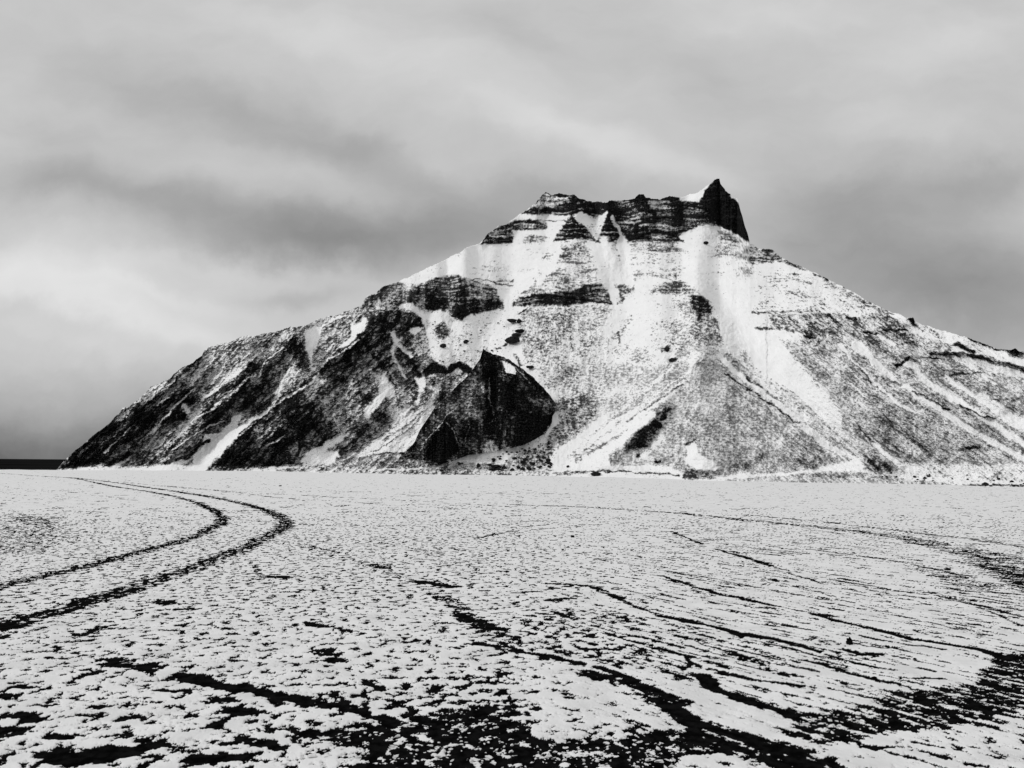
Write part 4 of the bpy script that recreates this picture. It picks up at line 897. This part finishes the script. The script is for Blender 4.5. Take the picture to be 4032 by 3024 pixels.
rock = sstep(GD - u, -.05, .03) * .8 + .2 * sstep(GD - u, -.005, .03) + (.10 + .24 * cdf(patch2)) * sstep(-(u - GD), -.24, -.02) + .05 * cdf(n_f)
rock = np.where(dist > 30, sstep(GD - u, -.09, .09), rock)
snow = 1 - rock
# thickness of the snow crust, lumps on it, grains in the sand
nearw = 1 - sstep(dist, 12, 40)
depth = sstep(u - GD, -.05, .30)
lump = fbm(gX / .09, gy / .09, 4, 380, .6)
roll = fbm(gX / .9, gy / 1.2, 3, 390, .5)
gz = (depth * .010 + snow * lump * .0034) * (0.10 + .90 * (1 - sstep(dist, 5, 18))) + roll * .014 * (1 - sstep(dist, 12, 40)) * sstep(dist, 0, 4)
gz += rock * n_f * .004 * nearw
# land falls away beyond the edge of the flat
V = np.stack([gX, gy, gz], -1)
bk = []
for k in (1.0, 1.06, 1.2, 1.5, 2.2, 3.5, 6.0, 9.0):
    b = V[-1:].copy(); yb_ = b[..., 1].copy()
    b[..., 0] *= k; b[..., 1] *= k
    if k == 1.0: continue
    b[..., 2] = -np.minimum((k - 1) * yb_ * .06, 12.6)
    bk.append(b)
V = np.concatenate([V] + bk, 0)
f = lambda q: np.concatenate([q] + [q[-1:]] * len(bk), 0)
snowfield = grid_object('snowfield', V, {'rock': f(rock), 'tone': f(cdf(lump) * 1.0)}, mat_ground)
tag(snowfield, 'flat black sand under patchy thin snow crossed by wheel tracks', kind='structure')
GZ = (gx, sy, gz)

# coarse land all round, below the detailed part
rr = np.array([0.0, 2, 5, 10, 20, 35, 60, 100, 160, 260, 420, 700, 1100])
aa = np.linspace(0, 2 * PI, 97)
zz = np.interp(rr, [0, 35, 60, 260, 700, 1100], [-.045, -.06, -1.2, -12.8, -13.2, -14])
RRm, AAm = np.meshgrid(rr, aa, indexing='ij')
V = np.stack([RRm * np.cos(AAm), RRm * np.sin(AAm), np.broadcast_to(zz[:, None], RRm.shape)], -1)
land = grid_object('ground', V, {}, mat_coarse)
tag(land, 'snow covered lowland around the flat', kind='structure')
# sea
rr = np.array([0, 300, 1500, 5000, 20000, 90000.0])
RRm, AAm = np.meshgrid(rr, aa, indexing='ij')
V = np.stack([RRm * np.cos(AAm), RRm * np.sin(AAm), np.full(RRm.shape, -13.6)], -1)
sea = grid_object('sea', V, {}, mat_sea)
tag(sea, 'dark sea at the horizon left of the mountain', kind='structure')


# ------------------------------------------------------------------ boulders and stones
import bmesh


def rock_mesh(name, seed, mat, flat=.7, sub=3, rough=.35, upright=0):
    rnd = random.Random(seed)
    bm = bmesh.new()
    bmesh.ops.create_icosphere(bm, subdivisions=sub, radius=1)
    planes = []
    for _ in range(9):
        d = Vector((rnd.uniform(-1, 1), rnd.uniform(-1, 1), rnd.uniform(-.6, 1))).normalized()
        planes.append((d, rnd.uniform(.52, .85)))
    co = np.array([v.co[:] for v in bm.verts], np.float32)
    nn = fbm(co[:, 0] * 1.7 + seed, co[:, 1] * 1.7 + co[:, 2] * 1.3, 4, seed % 40, .55)
    for vtx, q in zip(bm.verts, nn):
        p = vtx.co.copy()
        for d, h in planes:
            e = p.dot(d) - h
            if e > 0: p -= d * e * .92
        p *= 1 + rough * .5 * float(q)
        p.z *= flat
        if upright: p.x += upright * p.z
        vtx.co = p
    me = bpy.data.meshes.new(name); bm.to_mesh(me); bm.free()
    me.materials.append(mat)
    return me


BM = [rock_mesh('boulder', 11 + 7 * k, mat_boulder, .62 + .07 * (k % 4)) for k in range(6)]
SM = [rock_mesh('stone', 101 + 5 * k, mat_stone, .6 + .08 * (k % 3), 2) for k in range(5)]


def put_boulder(r, x, y, w, h, label, group=None, k=0, name='boulder'):
    sx, sy = pts(r, [(x, y)])[0]; kk = REG[r][2]
    p = on_slope(sx, sy)
    w *= 1.3; h *= 1.3
    R = w * kk / F * p.y * .62
    o = bpy.data.objects.new(name, BM[k % len(BM)]); col.objects.link(o)
    o.location = (p.x, p.y - R * .6, p.z + R * .22)
    o.scale = (R, R * .8, max(R * .5, h * kk / F * p.y * .75))
    o.rotation_euler = (0, 0, (k * 37 % 30 - 15) * PI / 180)
    tag(o, label, 'boulder', group)
    return o


for i, a in enumerate([
    ('C', 1363, 328, 92, 58, 'largest dark boulder with a snowy top on the slope right above the black knoll'),
    ('C', 1425, 242, 60, 26, 'long dark boulder just uphill of the largest slope boulder, upper one of the pair'),
    ('C', 1400, 275, 56, 24, 'dark wedge shaped boulder touching the uphill side of the largest slope boulder'),
    ('C', 1425, 152, 30, 30, 'round dark boulder high above the black knoll beside a thin rock ledge'),
    ('C', 1360, 157, 66, 12, 'thin flat dark rock slab left of the round boulder high above the black knoll'),
    ('C', 965, 330, 34, 28, 'round dark boulder alone on the snow left of the knoll tip'),
    ('C', 762, 366, 40, 36, 'pale grey snow dusted boulder on the snow slope below the left cliff'),
    ('C', 1515, 552, 50, 14, 'flat dark boulder on the snow beside the right shoulder of the black knoll'),
    ('C', 865, 108, 46, 20, 'dark boulder half buried in snow right beneath the black cliff'),
    ('D', 1803, 572, 26, 16, 'small dark boulder alone on the snow under the summit horn'),
    ('D', 1520, 1345, 28, 30, 'dark craggy boulder on the speckled slope, upper of two near the fan top'),
    ('D', 1560, 1422, 34, 22, 'dark craggy boulder on the speckled slope, lower of two near the fan top'),
    ('C', 1220, 1413, 50, 26, 'biggest block among the boulders at the foot of the knoll'),
    ('C', 1200, 1438, 40, 20, 'dark block in front of the biggest block at the foot of the knoll'),
    ('C', 1072, 1403, 26, 28, 'squarish dark boulder standing left of the biggest block below the knoll'),
    ('C', 900, 1388, 28, 18, 'left one of two close boulders below the knoll'),
    ('C', 930, 1387, 16, 12, 'right one of two close boulders below the knoll, the smaller'),
    ('C', 2092, 1484, 62, 24, 'broad low black rock on the flat edge right of the knoll'),
    ('C', 1848, 1411, 18, 22, 'small upright dark boulder on the snow right of the debris'),
    ('C', 750, 1444, 26, 12, 'low dark boulder on the grey apron left of the knoll boulders'),
    ('F', 1470, 1586, 30, 18, 'dark block at the far right edge of the flat'),
]):
    put_boulder(*a, k=i)
rnd = random.Random(4)
area = pts('C', [(1270, 1300), (1420, 1240), (1660, 1170), (1740, 1250), (1720, 1400), (1640, 1440), (1200, 1450), (1100, 1420)])
cnt = 0
while cnt < 85:
    x, y = rnd.uniform(1090, 1760), rnd.uniform(1170, 1460)
    sx, sy_ = pts('C', [(x, y)])[0]
    if float(poly_sd(np.array([sx]), np.array([sy_]), area)[0]) < 0: continue
    w = rnd.choice((7, 9, 11, 14, 18)) * (1.25 if y > 1330 else .9)
    put_boulder('C', x, y, w * 1.3, w * .95, 'small black boulder in the debris spilling right of the black knoll', 'boulders of the debris below the knoll', k=cnt)
    cnt += 1
for i in range(26):
    x = rnd.uniform(760, 1746); y = 1490 + (x - 760) * .05 + rnd.uniform(0, 60)
    w = rnd.choice((6, 8, 10, 14))
    put_boulder('F', x, y, w * 1.2, w * .85, 'small dark boulder on the snowy apron below the right flank', 'boulders on the right apron', k=i)
for i in range(16):
    x = rnd.uniform(620, 1050); y = rnd.uniform(1385, 1455)
    w = rnd.choice((6, 8, 10))
    put_boulder('C', x, y, w, w * .6, 'tiny dark boulder on the grey apron left of the biggest block', 'boulders on the grey apron', k=i)
for i in range(30):
    x = rnd.uniform(660, 1300); y = rnd.uniform(130, 500)
    w = rnd.choice((8, 10, 12, 16))
    put_boulder('C', x, y, w, w * .5, 'small dark boulder sprinkled on the snow above the knoll', 'boulders on the snow above the knoll', k=i)


def ground_z(sx_, sy_):
    i = int(np.clip(np.searchsorted(gx, sx_), 0, len(gx) - 1))
    return float(np.interp(sy_, sy[::-1, i], gz[::-1, i]))


def put_stone(r, x, y, w, h, label, group=None, k=0, mesh=None, name='stone'):
    sx_, sy_ = pts(r, [(x, y)])[0]; kk = REG[r][2]
    X, Yq = gpt(sx_, sy_)
    R = w * kk / F * Yq * .6
    o = bpy.data.objects.new(name, mesh or SM[k % len(SM)]); col.objects.link(o)
    hz = h * kk / F * Yq * .62
    o.location = (X, Yq, ground_z(sx_, sy_) + hz * .45); o.scale = (R, R * .9, hz)
    o.rotation_euler = (0, 0, k * 1.3)
    tag(o, label, 'stone', group)


for i, a in enumerate([
    ('H', 262, 347, 18, 15, 'black pebble alone on the white snow in the middle distance, centre right'),
    ('H', 842, 465, 14, 8, 'low black stone on the snow just above the long central streaks'),
    ('H', 1880, 490, 26, 14, 'black stone in the dark patch near the right edge'),
    ('H', 1475, 415, 14, 9, 'small black stone on the snow below the grey wheel lines at right'),
    ('H', 1435, 985, 30, 18, 'black stone on the snow above the dark churned band at right'),
    ('J', 1262, 447, 30, 20, 'small black stone right of the dark hollow with the frozen clump'),
    ('J', 635, 655, 50, 34, 'black stone at the head of a dark groove below the hollow'),
    ('J', 905, 597, 40, 26, 'rounded black stone on the edge of the long dark groove at right'),
    ('J', 1800, 1010, 50, 50, 'black stone at the lower edge of the churned band at right'),
    ('J', 515, 708, 44, 24, 'flat black stone left of the lowest dark grooves'),
    ('I', 745, 272, 30, 30, 'tall black stone on a small bare patch, lower centre left'),
    ('I', 602, 236, 44, 20, 'low black stone up and left of the tall stone'),
    ('I', 1265, 306, 34, 24, 'black stone at the end of a broken dark streak in the centre'),
    ('I', 1300, 514, 34, 22, 'pointed black pebble alone on the clean snow, lower centre'),
    ('I', 910, 146, 28, 16, 'upper one of two small black pebbles in the centre'),
    ('I', 900, 180, 26, 16, 'lower one of two small black pebbles in the centre'),
    ('I', 1562, 790, 40, 56, 'upright black stone in the bare sand at the bottom centre'),
    ('I', 495, 99, 36, 20, 'dark pebble at the end of a thin streak left of centre'),
    ('I', 1420, 262, 36, 18, 'flat black pebble on snow between two dark streaks, centre'),
    ('I', 710, 965, 70, 40, 'broad black stone at the upper rim of the bare sand, bottom left of centre'),
    ('G', 1345, 627, 14, 9, 'little black stone on the snow below the wheel bend'),
    ('G', 1045, 1080, 24, 22, 'black stone standing on a bare black patch, lower left'),
    ('G', 1210, 126, 12, 7, 'tiny distant black stone on the far snow behind the wheel bend'),
    ('G', 2072, 915, 16, 11, 'small black stone right of the broken streaks, bottom centre'),
    ('G', 435, 1090, 20, 12, 'low black stone among the melt spots at lower left'),
]):
    put_stone(*a, k=i)
# the frozen sand clump by the hollow
put_stone('J', 695, 312, 52, 58, 'knobbly upright black sand clump with a nibbled edge beside the dark hollow', k=3,
          mesh=rock_mesh('sand_clump', 77, mat_stone, 1.0, 4, .9), name='sand_clump')
bpy.data.objects['sand_clump']['category'] = 'clump'
for i in range(70):
    x = rnd.uniform(300, 2200); y = rnd.uniform(300, 860)
    w = rnd.choice((5, 6, 8, 10))
    put_stone('H' if i % 3 else 'G', x, y, w, w * .55, 'tiny black pebble poking through the snow of the flat', 'pebbles on the flat', k=i)

# loose crumbs of kicked up snow on the bare sand in front
bm = bmesh.new()
base_me = [rock_mesh('crumb', 300 + k, mat_snowlump, .55, 2, 1.3) for k in range(4)]
made = 0
crumb_areas = [(pts('H', [(60, 1240), (700, 1220), (720, 1340), (60, 1343)]), 110), (pts('H', [(1250, 1120), (1600, 1050), (2212, 900), (2212, 1080), (1800, 1170), (1300, 1230)]), 190),
               (pts('G', [(1500, 1200), (2212, 1100), (2212, 1343), (1200, 1343)]), 130)]
for ar, num in crumb_areas:
    x0, x1 = min(p[0] for p in ar), max(p[0] for p in ar); y0, y1 = min(p[1] for p in ar), max(p[1] for p in ar)
    j = 0
    while j < num:
        a, b = rnd.uniform(x0, x1), rnd.uniform(y0, y1)
        if float(poly_sd(np.array([a]), np.array([b]), ar)[0]) < 0: continue
        j += 1
        X, Yq = gpt(a, b)
        R = rnd.choice((.004, .005, .006, .008, .012)) * rnd.uniform(.7, 1.2)
        mt = Matrix.Translation((X, Yq, ground_z(a, b) + R * .3)) @ Matrix.Rotation(rnd.uniform(0, 6.3), 4, 'Z') @ Matrix.Diagonal((R * rnd.uniform(1, 2.4), R, R, 1))
        n0 = len(bm.verts)
        bm.from_mesh(base_me[j % 4]); bm.verts.ensure_lookup_table()
        bmesh.ops.transform(bm, matrix=mt, verts=bm.verts[n0:])
me = bpy.data.meshes.new('snow_crumbs'); bm.to_mesh(me); bm.free(); me.materials.append(mat_snowlump)
cr_o = bpy.data.objects.new('snow_crumbs', me); col.objects.link(cr_o)
tag(cr_o, 'loose crumbs of kicked up snow on the bare black sand', kind='stuff')

scene.cycles.max_bounces = 4
print('built')
